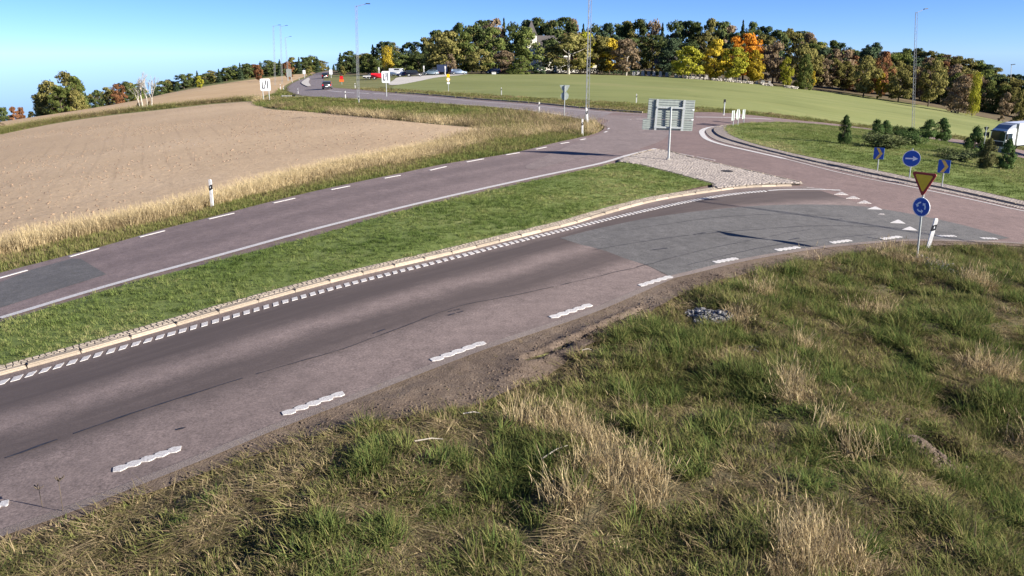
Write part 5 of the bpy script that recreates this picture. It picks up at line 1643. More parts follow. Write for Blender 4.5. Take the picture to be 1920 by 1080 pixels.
def row(xs, D, tops, w, kinds_, mats, labs, group, jit=8, sink=.5, where='in'):
    for i, px in enumerate(xs):
        k = i % len(kinds_)
        tp = np.interp(px, [t[0] for t in tops], [t[1] for t in tops]) + random.uniform(-7, 7)
        tree(px + random.uniform(-3, 3), D + random.uniform(-jit, jit), tp, w * random.uniform(.85, 1.25) * (.66 if kinds_[k] == 'conifer' else 1), kinds_[k], mats[k], labs[k].replace(' in the wood', ' ' + where + ' the wood'), group, sink=sink)
lab_b = ['dark spruce in the wood behind the lot and churchyard', 'dark green broadleaf tree in the wood behind the lot and churchyard', 'pine in the wood behind the lot and churchyard', 'olive broadleaf tree in the wood behind the lot and churchyard', 'brown-leaved tree in the wood behind the lot and churchyard']
G_B = 'trees of the wood behind the lot and churchyard'
row(range(642, 830, 14), 330, [(640, 104), (690, 92), (740, 82), (800, 74), (830, 60)], 30, ['conifer', 'round', 'pine', 'tall'], [L_CONIF, L_DARK, L_CONIF, L_OLIVE], lab_b[:4], G_B, where='deep in')
row(range(648, 830, 17), 300, [(640, 112), (700, 105), (760, 96), (830, 80)], 30, ['round', 'conifer', 'tall'], [L_DARK, L_CONIF, L_DARK], [lab_b[1], lab_b[0], lab_b[1]], G_B, where='at the edge of')
row(range(820, 1520, 21), 340, [(820, 56), (900, 40), (1000, 36), (1150, 42), (1300, 40), (1400, 44), (1520, 58)], 44, ['tall', 'pine', 'round', 'tall', 'pine', 'tall', 'conifer'], [L_DARK, L_CONIF, L_DARK, L_OLIVE, L_DARK, L_BROWN, L_CONIF], [lab_b[1], lab_b[2], lab_b[1], lab_b[3], lab_b[2], lab_b[4], lab_b[0]], G_B, where='at the top of')
row(range(1050, 1480, 27), 300, [(1050, 66), (1200, 72), (1260, 78), (1330, 60), (1480, 66)], 42, ['pine', 'tall', 'round', 'conifer'], [L_CONIF, L_DARK, L_OLIVE, L_CONIF], [lab_b[2], lab_b[1], lab_b[3], lab_b[0]], G_B)
TR = [  # px, D, top, width, kind, leaf, label
    (690, 262, 101, 34, 'round', L_GREEN, 'green broadleaf tree beside the yellow willow behind the lot'),
    (728, 258, 86, 34, 'weep', L_YELLOW, 'weeping yellow willow behind the white van'),
    (760, 262, 104, 36, 'tall', L_GREEN, 'green tree standing over the white van'),
    (785, 262, 100, 36, 'tall', L_DARK, 'dark tree over the black estate car'),
    (812, 250, 84, 44, 'tall', L_OLIVE, 'olive tree rising over the grey-blue car'),
    (838, 246, 58, 70, 'tall', L_OLIVE, 'large olive-brown tree over the dark box lorry'),
    (846, 238, 100, 26, 'bush', L_BROWN, 'brown-leaved small tree beside the dark box lorry'),
    (872, 246, 60, 46, 'tall', L_GREEN, 'tall green tree over the pale blue car'),
    (902, 240, 92, 46, 'round', L_OLIVE, 'rounded olive tree over the navy car by the field edge'),
    (888, 262, 44, 60, 'tall', L_DARK, 'tall dark tree behind the rounded olive tree'),
    (925, 258, 52, 54, 'tall', L_GREEN, 'tall green tree behind the navy car'),
    (945, 240, 94, 40, 'tall', L_BROWN, 'brownish tree beside the bright green bush by the field'),
    (958, 234, 120, 16, 'bush', L_YGREEN, 'small yellow-green shrub at the edge of the green field'),
    (975, 233, 104, 38, 'clump', L_GREEN, 'dense green tree reaching down to the green field'),
    (985, 262, 50, 56, 'tall', L_GREEN, 'tall green tree over the dense green tree'),
    (1010, 236, 118, 34, 'bush', L_CONIF, 'dark evergreen bush below the white church'),
    (1040, 275, 54, 60, 'tall', L_DARK, 'tall dark tree beside the white church'),
    (1066, 240, 62, 88, 'round', L_OLIVE, 'spreading olive-green tree with a pale trunk by the churchyard hedge'),
    (1096, 262, 60, 50, 'round', L_YGREEN, 'yellow-green tree behind the spreading olive tree'),
    (1120, 246, 66, 52, 'round', L_OLIVE, 'dark olive tree between the churchyard hedge and the golden tree'),
    (1143, 248, 72, 46, 'round', L_YELLOW, 'golden yellow tree behind the churchyard hedge'),
    (1174, 242, 72, 54, 'round', L_BROWN, 'brown-leaved tree with a white trunk by the churchyard'),
    (1222, 275, 66, 54, 'pine', L_DARK, 'dark pine behind the little churchyard house'),
    (1258, 268, 74, 46, 'clump', L_CONIF, 'broad dark evergreen beside the little churchyard house'),
    (1290, 240, 86, 54, 'round', L_YGREEN, 'round yellow-green tree standing over the gravestones'),
    (1338, 244, 74, 48, 'tall', L_YELLOW, 'tall yellow tree over the gravestones'),
    (1374, 241, 88, 46, 'round', L_YGREEN, 'green-yellow tree between the tall yellow and the golden tree'),
    (1392, 262, 62, 62, 'round', L_ORANGE, 'orange maple rising behind the yellow churchyard trees'),
    (1412, 243, 94, 34, 'round', L_YELLOW, 'golden tree at the end of the churchyard row'),
    (1448, 256, 76, 54, 'tall', L_BROWN, 'grey-brown tree beside the golden churchyard tree'),
    (1472, 244, 106, 24, 'tall', L_YGREEN, 'small bright green tree at the edge of the wood'),
    (1500, 252, 80, 48, 'tall', L_OLIVE, 'olive tree on the wood edge behind the bright green tree'),
    (1506, 246, 100, 26, 'clump', L_GREEN, 'deep green tree reaching the ground at the wood edge'),
    (1522, 247, 132, 16, 'bush', L_YELLOW, 'small golden shrub at the foot of the deep green tree'),
]
for (px, D, tp, w, kd, m_, lab) in TR:
    tree(px, D, tp, w, kd, m_, lab, bark=M_PALEBARK if ('pale trunk' in lab or 'white trunk' in lab) else None, sink=.3)
# --- wooded slope to the east
SLOPE_TOP = [(1500, 76), (1560, 80), (1600, 92), (1630, 82), (1660, 95), (1700, 93), (1740, 100), (1800, 112), (1850, 125), (1885, 138), (1920, 152), (2000, 175)]
lab_s = ['olive broadleaf tree on the wooded slope', 'grey-brown tree on the wooded slope', 'dark pine on the wooded slope', 'green broadleaf tree on the wooded slope', 'rust-coloured tree on the wooded slope']
mt = [L_OLIVE, L_BROWN, L_CONIF, L_GREEN]
for rowi, (D0, drop, stepx) in enumerate([(330, 0, 17), (292, 10, 19), (266, 24, 22)]):
    for i, px in enumerate(range(1520, 2010, stepx)):
        tp = np.interp(px, [t[0] for t in SLOPE_TOP], [t[1] for t in SLOPE_TOP]) + drop + random.uniform(-7, 6)
        Dk = D0 - max(0, px - 1700) * .10
        k = (i * 7 + rowi * 3 + random.randrange(2)) % 4
        kd = ['tall', 'round', 'pine', 'tall'][k] if rowi < 2 else ['round', 'tall', 'round', 'clump'][k]
        mm = mt[k] if not (rowi == 2 and k == 2) else L_OLIVE
        ll = lab_s[k] if not (rowi == 2 and k == 2) else lab_s[0]
        if rowi and i % 9 == 4: mm, ll = L_RUST, lab_s[4]
        ll = ll.replace('on the wooded slope', ['along the skyline of the wooded slope', 'midway down the wooded slope', 'at the foot of the wooded slope'][rowi])
        tree(px + random.uniform(-5, 5), Dk, tp, random.uniform(32, 48), kd, mm, ll, 'trees of the wooded slope', sink=.5)
for (px, D, tp, w, kd, m_, lab) in [
    (1618, 248, 104, 44, 'round', L_OLIVE, 'pale olive tree standing out before the wooded slope'),
    (1652, 252, 97, 34, 'round', L_RUST, 'russet tree on the wooded slope behind the pale olive tree'),
    (1648, 246, 136, 26, 'bush', L_YELLOW, 'yellowish shrub at the foot of the wooded slope'),
    (1684, 240, 127, 44, 'round', L_OLIVE, 'round green-olive tree alone before the wooded slope'),
    (1740, 240, 112, 46, 'round', L_OLIVE, 'broad pale olive tree behind the lattice mast'),
    (1822, 218, 136, 30, 'weep', L_YGREEN, 'drooping yellow-green tree at the point of the wooded slope'),
    (1796, 222, 140, 46, 'clump', L_BROWN, 'brown thicket at the point of the wooded slope'),
    (1880, 208, 172, 30, 'bush', L_BROWN, 'low brown bush on the slope right of the point'),
    (1906, 200, 172, 28, 'bush', L_OLIVE, 'low olive bush at the end of the slope')]:
    tree(px, D, tp, w, kd, m_, lab.replace('right of the point', 'beyond the point'), sink=.3)

# --- junipers on the roundabout
def juniper_mesh(kind, seed, n):
    r = np.random.default_rng(seed); P = []; Nn = []
    if kind == 'column':
        cl = [(r.random(), r.random()*6.283, r.uniform(.10, .2)) for _ in range(44)]
        for z, a, cr in cl:
            env = .5 * math.sin(math.pi * min(1, (z*.93 + .10))) ** .55 * (1.06 - .42*z) * r.uniform(.70, 1.22)
            c = np.array((env*.72*math.cos(a), env*.72*math.sin(a), .05 + z*.88))
            for _ in range(n // 44):
                v = r.normal(0, 1, 3); v /= np.linalg.norm(v); m = r.random() ** .4
                P.append(c + v * cr * m * np.array((1, 1, .75))); Nn.append((v[0] + math.cos(a), v[1] + math.sin(a), .2))
    else:
        for b in range(15):
            a = r.random()*6.283; L = r.uniform(.3, .62); rise = r.uniform(.25, 1.15)
            for _ in range(n // 15):
                t = r.random() ** .7
                c = np.array((math.cos(a)*L*t, math.sin(a)*L*t, .06 + rise*t*(1 - .45*t)*.95))
                v = r.normal(0, 1, 3) * (.055 + .07*(1 - t))
                P.append(c + v); Nn.append((v[0]*4 + math.cos(a)*.4, v[1]*4 + math.sin(a)*.4, .6))
    P = np.array(P); P[:, 2] = np.maximum(P[:, 2], .01)
    return leaf_mesh('foliage', P, np.array(Nn), .062 if kind == 'column' else .06, seed, .5, 1.6 if kind == 'column' else .6)
JP = {('column', v): juniper_mesh('column', 50 + v, 6200) for v in range(3)}
JP.update({('sprawl', v): juniper_mesh('sprawl', 80 + v, 4600) for v in range(2)})
for me in JP.values(): me.materials.append(L_JUNI)
def juniper(px, base, top, w_px, kind, var, label, mat=L_JUNI, lean=0.):
    p = GI(px, base); z = island_z(*p) - .03
    h = z_for(p[1], top) - z; w = w_px * (1.42 if kind == 'column' else 1.35) / ppm(p[0], p[1], z)
    o = thing('juniper_bush', label, 'bush', (p[0], p[1], z), random.random()*6.28, 'junipers planted on the roundabout')
    o.scale = (w, w, h)
    bm = bmesh.new(); tube(bm, (0, 0, -.1), (.02, .01, .7 if kind == 'column' else .35), .035, .01, 6, False)
    for k in range(6):
        a = k*1.05; tube(bm, (0, 0, .12), (.25*math.cos(a), .25*math.sin(a), .55 if kind == 'column' else .4), .018, .006, 5, False)
    bm_obj('stem', bm, M_BARK, o)
    c = bpy.data.objects.new('foliage', JP[kind, var]); link(c, o)
    c.material_slots[0].link = 'OBJECT'; c.material_slots[0].material = mat
juniper(1582, 270, 217, 21, 'column', 0, 'slim columnar juniper standing alone on the roundabout grass')
juniper(1641, 263, 225, 25, 'column', 1, 'dark columnar juniper beside the pale sprawling juniper')
juniper(1658, 262, 226, 24, 'column', 2, 'dark juniper between columnar and flat spreading junipers')
juniper(1662, 278, 234, 56, 'sprawl', 0, 'pale sprawling juniper behind the first chevron sign', L_JUNIP)
juniper(1684, 254, 231, 52, 'sprawl', 1, 'flat spreading dark juniper with raised branches')
juniper(1712, 272, 233, 36, 'sprawl', 0, 'bushy dark juniper before the lattice mast')
juniper(1706, 269, 240, 26, 'column', 1, 'small rounded juniper inside the bushy dark one')
juniper(1740, 260, 224, 29, 'column', 2, 'stocky pointed juniper of the close pair on the roundabout')
juniper(1765, 264, 222, 26, 'column', 0, 'taller pointed juniper of the close pair on the roundabout')
juniper(1790, 300, 270, 58, 'sprawl', 1, 'low sprawling juniper in front of the tallest columnar juniper', L_JUNIP)
juniper(1824, 294, 238, 30, 'column', 1, 'tallest columnar juniper behind the low sprawling one')
juniper(1848, 317, 260, 29, 'column', 2, 'brownish columnar juniper in front of the lorry cab', leaf_mat('juniper_brownish', [(.05, .055, .022), (.085, .085, .035), (.12, .11, .05)], .12))
juniper(1884, 317, 262, 30, 'column', 0, 'dark columnar juniper in front of the lorry trailer')

def stick(px, py, L, ang, label):
    p = G(px, py); z = float(near_z(*p)) + .09
    o = thing('dead_stick', label, 'stick', (p[0], p[1], z), ang, 'dead sticks lying in the near verge')
    part_tube('stem', M_PALEBARK, o, (-L/2, 0, 0), (L*.1, .015, .02), .011, .009, 6)
    part_tube('tip', M_PALEBARK, o, (L*.1, .015, .02), (L/2, 0, .0), .009, .004, 6)
stick(805, 852, .42, .15, 'pale dead stick lying on the bare thatch of the near verge')
stick(885, 790, .28, .05, 'short pale dead stick near the dirt shoulder')
stick(1100, 660, .20, .1, 'tiny pale stick at the edge of the dirt shoulder')
stick(1040, 880, .55, .8, 'long pale dead stick slanting beside the straw clump')
# --- dead stalks standing in the near verge
def stalk(px, py, h_px, label):
    p = G(px, py); z = float(near_z(*p)); h = h_px / ppm(p[0], p[1], z)
    o = thing('dead_stalk', label, 'dead plant', (p[0], p[1], z - .02), random.random()*6, 'dead stalks along the near road edge')
    part_tube('stem', M_BARK, o, (0, 0, -.05), (.03*h, 0, h), .006, .004, 5)
    bm = bmesh.new()
    for k in range(10):
        a = random.random()*6.28; r = .05*random.random()
        tube(bm, (.03*h, 0, h*.96), (.03*h + math.cos(a)*(.03 + r), math.sin(a)*(.03 + r), h + .02 + .04*random.random()), .004, .008, 4)
    bm_obj('seed_head', bm, M_BARK, o)
stalk(80, 950, 50, 'shorter dead stalk with a flat dark head beside the road edge')
stalk(118, 960, 70, 'tall dead stalk with a flat dark head beside the road edge')

# ------------------------------------------------------------------ vehicles
def wheel(parent, x, y, r, w=.22):
    bm = bmesh.new(); tube(bm, (x, y - w/2, r), (x, y + w/2, r), r, r, 18)
    t = bm_obj('wheel', fix(bm), M_TYRE, parent)
    s = 1 if y > 0 else -1
    bm = bmesh.new(); tube(bm, (x, y + s*w*.45, r), (x, y + s*(w/2 + .012), r), r*.62, r*.5, 12)
    bm_obj('rim', fix(bm), M_RIM, t)

def car(pos, rz, paint, label, L=4.5, Wd=1.78, H=1.47, shape='estate', group=None):
    o = thing('car', label, 'car', (pos[0], pos[1], pos[2] + .02), rz, group)
    hw = Wd/2; f = L/2
    if shape == 'van':
        low = [(-f, .32), (f - .05, .32), (f, .55), (f - .06, .95), (f - .55, 1.12), (-f, 1.12)]
        cab = [(-f, 1.11), (f - .55, 1.11), (f - 1.25, H - .02), (-f + .05, H)]
    elif shape == 'hatch':
        low = [(-f, .35), (-f + .1, .25), (f - .1, .25), (f, .45), (f - .1, .72), (f - 1.05, .92), (-f + .1, .98), (-f, .8)]
        cab = [(-f + .12, .97), (f - 1.05, .91), (f - 1.75, H - .03), (-f + .9, H), (-f + .35, H - .1)]
    else:
        low = [(-f, .35), (-f + .1, .25), (f - .1, .25), (f, .45), (f - .1, .72), (f - 1.15, .92), (-f + .1, .98), (-f, .8)]
        cab = [(-f + .12, .97), (f - 1.15, .91), (f - 1.85, H - .03), (-f + .55, H), (-f + .2, H - .12)]
    bm = bmesh.new(); prism(bm, low, -hw, hw); fix(bm)
    bmesh.ops.bevel(bm, geom=bm.edges[:], offset=.05, segments=2, affect='EDGES')
    body = bm_obj('body', bm, paint, o, True)
    bm = bmesh.new()
    A = [bm.verts.new((x, -hw*(.97 if z < 1.2 else .80), z)) for x, z in cab]; B = [bm.verts.new((x, hw*(.97 if z < 1.2 else .80), z)) for x, z in cab]
    n = len(cab); bm.faces.new(A); bm.faces.new(B[::-1])
    for k in range(n): bm.faces.new((A[(k+1) % n], A[k], B[k], B[(k+1) % n]))
    fix(bm); bm_obj('cabin', bm, paint, o)
    zb, zt = (1.16, H - .10)
    xs = [c[0] for c in cab]
    for s in (-1, 1):                        # side windows follow the leaning cabin side
        for (x0, x1, u0, u1) in ((-f + .55, -f + 1.45, -f + .75, -f + 1.45), (-f + 1.53, f - 1.45, -f + 1.53, f - 1.95)):
            if shape == 'van' and x0 < -f + 1.5: continue
            y0 = s*(hw*(.97 - .17*(zb - 1.0)/(H - 1.0)) + .012); y1 = s*(hw*(.97 - .17*(zt - 1.0)/(H - 1.0)) + .012)
            bm = bmesh.new(); v = [bm.verts.new(q) for q in ((x0, y0, zb - .12), (x1, y0, zb - .12), (u1, y1, zt), (u0, y1, zt))]
            bm.faces.new(v); g = bmesh.ops.extrude_face_region(bm, geom=bm.faces[:])
            for e in g['geom']:
                if isinstance(e, bmesh.types.BMVert): e.co.y -= s*.02
            bm_obj('side_window', fix(bm), M_GLASS, o)
    def slanted(name, a, b, mat, out):       # window on a slanted end face between profile points a (low) and b (high)
        d = Vector((b[0] - a[0], 0, b[1] - a[1])); nrm = Vector((d.z, 0, -d.x)).normalized() * out
        P = [Vector((a[0], 0, a[1])) + d*.10, Vector((a[0], 0, a[1])) + d*.90]
        bm = bmesh.new(); v = []
        for q, wy in ((P[0], hw*.86), (P[1], hw*.72)):
            for s in (-1, 1): v.append(bm.verts.new((q.x + nrm.x*.015, s*wy, q.z + nrm.z*.015)))
        bm.faces.new((v[0], v[1], v[3], v[2]))
        bm_obj(name, fix(bm), mat, o)
    i = 1; slanted('windscreen', cab[1], cab[2], M_GLASS, 1)
    slanted('rear_window', cab[0], cab[-1], M_GLASS, -1)
    for s in (-1, 1):
        part_box('headlight', M_SWHITE, o, f - .10, f - .005, s*hw*.62 - .14, s*hw*.62 + .14, .58, .70)
        part_box('tail_light', M_REDB, o, -f - .012, -f + .05, s*hw*.80 - .10, s*hw*.80 + .10, .66, .92)
        for x in (-f + .82, f - .85): wheel(o, x, s*(hw - .10), .32)
    part_box('number_plate', M_SWHITE, o, -f - .02, -f + .01, -.26, .26, .48, .60)
    part_box('rear_bumper', M_BLACK, o, -f - .03, -f + .2, -hw*.96, hw*.96, .26, .44, bevel=.03)
    return o

def lot(px, py):
    p = G(px, py); return (p[0], p[1], tz(*p))
PW = car_paint('paint_white', (.78, .78, .78)); PB = car_paint('paint_black', (.015, .016, .018)); PN = car_paint('paint_navy', (.02, .03, .07))
PG = car_paint('paint_graphite', (.06, .063, .068)); PL = car_paint('paint_grey_blue', (.10, .14, .18)); PS = car_paint('paint_pale_blue', (.20, .26, .36)); PR = car_paint('paint_red', (.55, .012, .02))
g_c = 'cars parked on the gravel lot'
car(lot(614, 167), math.radians(100), PG, 'dark grey car seen from behind driving round the bend of the north road', 4.5, 1.8, 1.5, 'hatch')
car(lot(610, 147), math.radians(100), PB, 'tiny dark car further up the far road', 4.4, 1.8, 1.5, 'hatch')
car(lot(747, 143), math.radians(-12), PW, 'white van parked below the yellow willow', 4.9, 1.9, 2.1, 'van', g_c)
car(lot(758, 144), math.radians(200), PN, 'low dark blue car parked next to the white van', 4.4, 1.78, 1.40, 'hatch', g_c)
car(lot(777, 143.5), math.radians(8), PB, 'black estate car parked between the dark blue car and the white post', 4.8, 1.85, 1.65, 'estate', g_c)
car(lot(808, 141), math.radians(182), PL, 'grey-blue car parked before the dark box lorry', 4.5, 1.78, 1.45, 'hatch', g_c)
car(lot(860, 139.5), math.radians(10), PS, 'pale blue car parked under the trees at the field edge', 4.6, 1.8, 1.45, 'estate', g_c)
car(lot(925, 138), math.radians(175), PN, 'navy car half hidden under the rounded olive tree', 4.5, 1.8, 1.5, 'hatch', g_c)
car(lot(696, 148), math.radians(190), PG, 'dark car under the white boat trailer at the lot entrance', 4.2, 1.75, 1.42, 'hatch', g_c)
car(lot(711, 149), math.radians(5), PR, 'bright red car at the lot entrance', 3.9, 1.7, 1.5, 'van', g_c)

# dark box lorry on the lot
x, y, z = lot(828, 140)
o = thing('box_lorry', 'dark navy box lorry parked at the end of the gravel lot', 'lorry', (x, y, z), math.radians(184))
part_box('cargo_box', PN, o, -1.6, 1.3, -1.1, 1.1, .75, 2.75, bevel=.04)
part_box('cab', PB, o, 1.36, 2.6, -1.02, 1.02, .45, 2.05, bevel=.12)
part_box('windscreen', M_GLASS, o, 2.55, 2.62, -.85, .85, 1.25, 1.85)
part_box('chassis', M_BLACK, o, -1.6, 2.3, -.45, .45, .4, .74)
for wx in (-1.0, 1.9):
    for s in (-1, 1): wheel(o, wx, s*.9, .42, .26)
# white things on the lot
for (px, py, h, lab) in [(795, 141, 17, 'white banner post before the trees, between black estate and grey-blue car'), (835, 140.5, 16, 'slim white post at the end of the dark box lorry'), (711, 145, 18, 'white pump-like post behind the bright red car')]:
    x, y, z = lot(px, py); s_ = 1 / ppm(x, y, z)
    o = thing('white_post', lab, 'post', (x, y, z))
    part_box('shaft', M_WHITE, o, -.7*s_, .7*s_, -.08, .08, -.1, h*s_ * .7, bevel=.02)
    part_box('head', M_WHITE, o, -1.3*s_, 1.3*s_, -.1, .1, h*s_ * .7, h*s_, bevel=.03)
x, y, z = lot(696, 148); s_ = 1 / ppm(x, y, z)
o = thing('boat_trailer', 'flat white trailer beside the dark car at the lot entrance', 'trailer', (x + .3, y - 2.6, z), math.radians(4))
part_box('bed', M_WHITE, o, -1.9, 1.9, -.8, .8, .62, .86, bevel=.06)
part_box('drawbar', M_GALV, o, 1.85, 2.9, -.05, .05, .5, .6)
for s in (-1, 1): wheel(o, -.2, s*.78, .28, .18)
x, y, z = lot(926, 139.4); s_ = 1 / ppm(x, y, z)
o = thing('white_crate', 'white box standing in the grass before the navy car', 'box', (x, y, z))
part_box('body', M_WHITE, o, -4*s_, 4*s_, -.4, .4, 0, 3.2*s_, bevel=.04)
part_box('lid', M_WHITE, o, -4.3*s_, 4.3*s_, -.45, .45, 3.2*s_ + .005, 4.2*s_, bevel=.03)

# articulated lorry on the road beyond the roundabout
p = at_range(1866, 112)
L0 = Vector(p)
o = thing('articulated_lorry', 'white articulated lorry with a box trailer on the road behind the junipers', 'lorry', (p[0], p[1], p[2]))
vd = math.atan2(p[1], p[0])
PWL = car_paint('lorry_white', (.80, .80, .80)); PWD = car_paint('lorry_roof', (.24, .26, .30))
bm = bmesh.new(); prism(bm, [(-1.9, .95), (-.15, .55), (0, .62), (.0, 1.5), (-.12, 2.95), (-.45, 3.3), (-1.9, 3.35)], -1.24, 1.24); fix(bm)
bmesh.ops.bevel(bm, geom=bm.edges[:], offset=.07, segments=2, affect='EDGES')
cabo = bm_obj('cab', bm, PWL, o)
bm = bmesh.new(); prism(bm, [(-.50, 3.33), (-1.88, 3.38), (-1.88, 3.95), (-1.2, 3.80)], -1.1, 1.1); bm_obj('roof_deflector', fix(bm), PWD, o)
bm = bmesh.new()
v = [bm.verts.new(q) for q in ((.03, -1.12, 1.72), (.03, 1.12, 1.72), (-.115, 1.06, 2.92), (-.115, -1.06, 2.92))]; bm.faces.new(v)
bm_obj('windscreen', fix(bm), M_GLASS, o)
part_box('grille', M_BLACK, o, -.02, .03, -1.0, 1.0, .95, 1.62)
part_box('bumper', PWD, o, -.3, .05, -1.22, 1.22, .42, .90, bevel=.05)
part_box('sun_visor', M_DARKSTEEL, o, -.1, .22, -1.1, 1.1, 2.95, 3.08)
for s in (-1, 1):
    part_box('side_window', M_GLASS, o, -1.25, -.30, s*1.245 - .01, s*1.245 + .01, 1.95, 2.75)
    part_box('mirror', M_BLACK, o, -.05, .12, s*1.48 - .11, s*1.48 + .11, 1.95, 2.75, bevel=.03)
    part_box('headlight', M_SWHITE, o, -.02, .055, s*.95 - .18, s*.95 + .18, .68, .84)
tr = part_box('trailer', PWL, o, -15.2, -2.25, -1.28, 1.28, 1.12, 4.0)
part_box('trailer_rim', M_GALV, tr, -15.22, -2.22, -1.30, 1.30, 1.02, 1.115)
part_box('trailer_frame', M_GALV, tr, -2.245, -2.20, -1.27, 1.27, 1.12, 3.99)
part_box('chassis', M_BLACK, o, -14.8, -.5, -.5, .5, .72, 1.0)
part_box('side_guard', M_GALV, o, -9.6, -5.6, -1.22, -1.17, .5, .95); part_box('side_guard', M_GALV, o, -9.6, -5.6, 1.17, 1.22, .5, .95)
for wx in (-1.25, -4.6, -11.0, -12.3, -13.6):
    for s in (-1, 1): wheel(o, wx, s*1.08, .50, .30)
o.rotation_euler = (0, math.radians(1.5), vd + math.pi - math.radians(40))

# ------------------------------------------------------------------ church, churchyard and its wall
def gabled(px, D, w, dpt, wall_h, roof_h, label, wall, roof, rz=0., tower=None, name='house', windows=True, base=0.):
    x, y, z = at_range(px, D); z += base
    o = thing(name, label, 'church' if tower else 'house', (x, y, z), rz)
    wl = part_box('wall', wall, o, -w/2, w/2, -dpt/2, dpt/2, -1., wall_h)
    bm = bmesh.new()
    A = [bm.verts.new(q) for q in ((-w/2 - .25, -dpt/2 - .3, wall_h + .01), (w/2 + .25, -dpt/2 - .3, wall_h + .01), (w/2 + .25, dpt/2 + .3, wall_h + .01), (-w/2 - .25, dpt/2 + .3, wall_h + .01))]
    R = [bm.verts.new((-w/2 - .25, 0, wall_h + roof_h)), bm.verts.new((w/2 + .25, 0, wall_h + roof_h))]
    for f in ((A[0], A[1], R[1], R[0]), (A[2], A[3], R[0], R[1]), (A[1], A[2], R[1]), (A[3], A[0], R[0]), (A[3], A[2], A[1], A[0])): bm.faces.new(f)
    rf = bm_obj('roof', fix(bm), roof, o)
    part_box('chimney', M_ROOFR, rf, w*.2, w*.2 + .6, .3, .9, wall_h + roof_h*.4, wall_h + roof_h + .7)
    if windows:
        for k in range(3):
            xx = -w*.3 + k*w*.3
            wi = part_box('window', M_SWHITE, o, xx - .5, xx + .5, -dpt/2 - .05, -dpt/2 + .02, wall_h*.40, wall_h*.78)
            part_box('pane', M_GLASS, wi, xx - .4, xx + .4, -dpt/2 - .07, -dpt/2 - .045, wall_h*.44, wall_h*.74)
    if tower:
        tw, th, ts = tower
        t = part_box('tower', wall, o, -w/2 - tw, -w/2 - .02, -tw/2, tw/2, -1., th)
        bm = bmesh.new(); c = Vector((-w/2 - tw/2, 0, th + ts)); q = [bm.verts.new((-w/2 - tw/2 + sx*(tw/2 + .2), sy*(tw/2 + .2), th + .01)) for sx, sy in ((-1,-1),(1,-1),(1,1),(-1,1))]; ap = bm.verts.new(c)
        for k in range(4): bm.faces.new((q[k], q[(k+1) % 4], ap))
        bm.faces.new(q[::-1]); bm_obj('spire', fix(bm), roof, t)
    return o
gabled(1042, 285, 14, 8, 5.5, 6, 'whitewashed church glimpsed between the tall trees', M_WALLW, M_ROOF, math.radians(8), (3.2, 11.5, 5), 'church')
gabled(1248, 272, 7, 5, 2.4, 2.4, 'little grey-walled house with a dark roof behind the churchyard', M_STONEW, M_ROOF, math.radians(-14), base=1.2)
tree(1232, 266, 122, 22, 'bush', L_OLIVE, 'olive shrub before the little grey-walled house', sink=.1)
tree(1262, 264, 124, 20, 'bush', L_GREEN, 'green shrub at the corner of the little grey-walled house', sink=.1)
gabled(1062, 262, 7, 5, 2.6, 2., 'low cream house seen under the spreading olive tree', M_WALLW, M_ROOFR, 0.1, windows=False)
gabled(1098, 266, 8, 5, 2.6, 2., 'low cream house seen under the golden tree', M_WALLW, M_ROOFR, -.1, windows=False)

# clipped hedge of the churchyard: one long thing
def hedge(px0, px1, D, h, w, label):
    a = Vector(at_range(px0, D)); b = Vector(at_range(px1, D + 4)); r = np.random.default_rng(int(px0))
    n = int((b - a).length * 90)
    t = r.random(n); X = a.x + (b.x - a.x)*t; Y = a.y + (b.y - a.y)*t + (r.random(n) - .5)*w; Z = terr(X, Y) + h * r.random(n) ** .7
    me = leaf_mesh('foliage', np.column_stack([X, Y, Z]), np.column_stack([r.normal(0, .3, n), np.full(n, -.6), np.full(n, .5)]), .38, 9)
    me.materials.append(L_CONIF)
    o = thing('hedge', label, 'hedge', (0, 0, 0)); link(bpy.data.objects.new('foliage', me), o)
    bm = bmesh.new()
    for k in range(int((b - a).length / 2.2)):
        q = a.lerp(b, (k + .5) / int((b - a).length / 2.2)); z = tz(q.x, q.y)
        tube(bm, (q.x, q.y, z - .2), (q.x, q.y, z + h*.8), .05, .02, 5)
    bm_obj('stems', bm, M_BARK, o)
hedge(1030, 1128, 246, 1.7, 1.2, 'long dark clipped hedge along the churchyard, under the olive tree')
hedge(1130, 1258, 249, 1.2, 1.2, 'low dark hedge along the churchyard, under the brown-leaved tree')

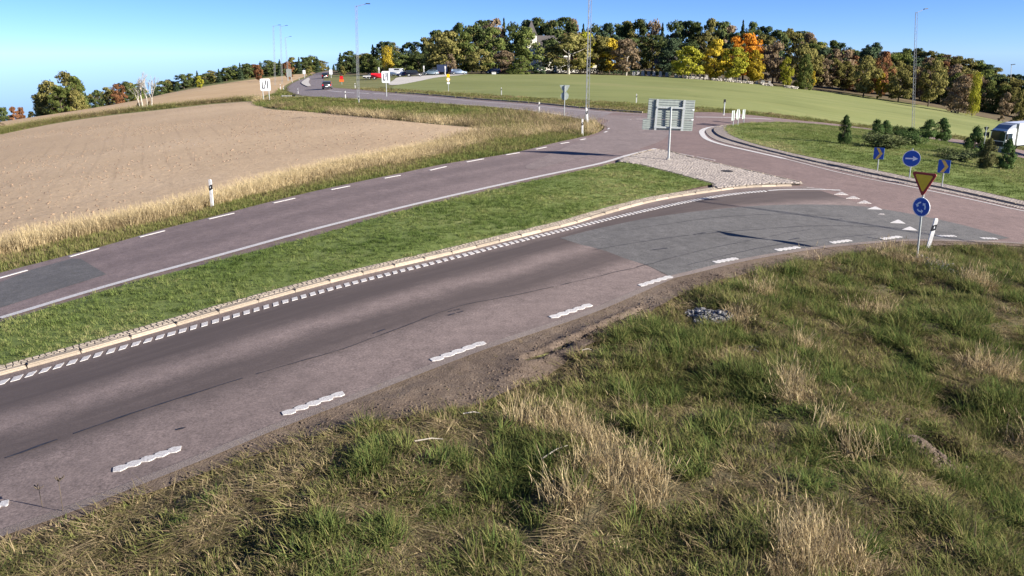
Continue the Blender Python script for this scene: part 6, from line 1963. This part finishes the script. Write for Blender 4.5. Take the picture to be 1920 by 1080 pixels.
# dry-stone wall, stone by stone along the field edge
wall = thing('stone_wall', 'low pale dry-stone wall between the green field and the churchyard', 'stone wall', (0, 0, 0))
sm_ = []
for k in range(5):
    bm = bmesh.new(); bmesh.ops.create_icosphere(bm, subdivisions=1, radius=.5)
    for v in bm.verts: v.co = Vector((v.co.x*random.uniform(.9, 1.2), v.co.y*random.uniform(.8, 1.1), v.co.z*random.uniform(.7, 1.)))
    me = bpy.data.meshes.new('stone'); bm.to_mesh(me); bm.free(); me.materials.append(M_STONEW); sm_.append(me)
for px in np.arange(1286, 1496, 2.6):
    if 1322 < px < 1333 or 1352 < px < 1358 or 1412 < px < 1426 or 1448 < px < 1470: continue
    for lv in range(2):
        x, y, z = at_range(px + random.uniform(-1, 1), 238.5)
        s = random.uniform(.45, .75)
        o = bpy.data.objects.new('stone', sm_[random.randrange(5)]); link(o, wall)
        o.location = (x, y + random.uniform(-.2, .2), z + .15 + lv*.38); o.scale = (s*1.3, s, s*.8); o.rotation_euler = (random.uniform(-.3, .3), random.uniform(-.3, .3), random.random()*6)

def grave(px, D, w, h, kind, label):
    x, y, z = at_range(px, D)
    o = thing('gravestone', label, 'gravestone', (x, y, z), random.uniform(-.2, .2), 'gravestones in the churchyard')
    o.scale = (w, 1, h)
    bm = bmesh.new()
    top = {'round': [(.5, .72), (.42, .88), (.25, .97), (0, 1), (-.25, .97), (-.42, .88), (-.5, .72)], 'flat': [(.5, 1), (-.5, 1)], 'peak': [(.5, .8), (0, 1), (-.5, .8)]}[kind]
    prism(bm, [(-.5, .1), (.5, .1)] + top, -.1, .1); bm_obj('slab', fix(bm), M_GRAVE, o)
    part_box('plinth', M_GRAVE, o, -.65, .65, -.2, .2, -.1, .098)
kk = ['round', 'flat', 'peak']; lb = {'round': 'round-topped gravestone under the yellow churchyard trees', 'flat': 'flat-topped gravestone under the yellow churchyard trees', 'peak': 'pointed gravestone under the yellow churchyard trees'}
for i, px in enumerate([1268, 1276, 1284, 1292, 1300, 1308, 1317, 1325, 1334, 1343, 1351, 1360, 1369, 1378, 1386, 1397, 1407, 1418, 1430, 1442]):
    grave(px, 243 + (i*5) % 9, .8 + .3*(i % 3 == 0), 1.1 + .12*((i*3) % 4), kk[i % 3], lb[kk[i % 3]])
lb2 = {k: v.replace('under the yellow churchyard trees', 'by the little churchyard house') for k, v in lb.items()}
for i, px in enumerate([1188, 1196, 1205, 1216, 1226, 1238, 1250]):
    grave(px, 246 + (i*3) % 5, .9, 1.2 + .15*(i % 3), kk[(i + 1) % 3], lb2[kk[(i + 1) % 3]])
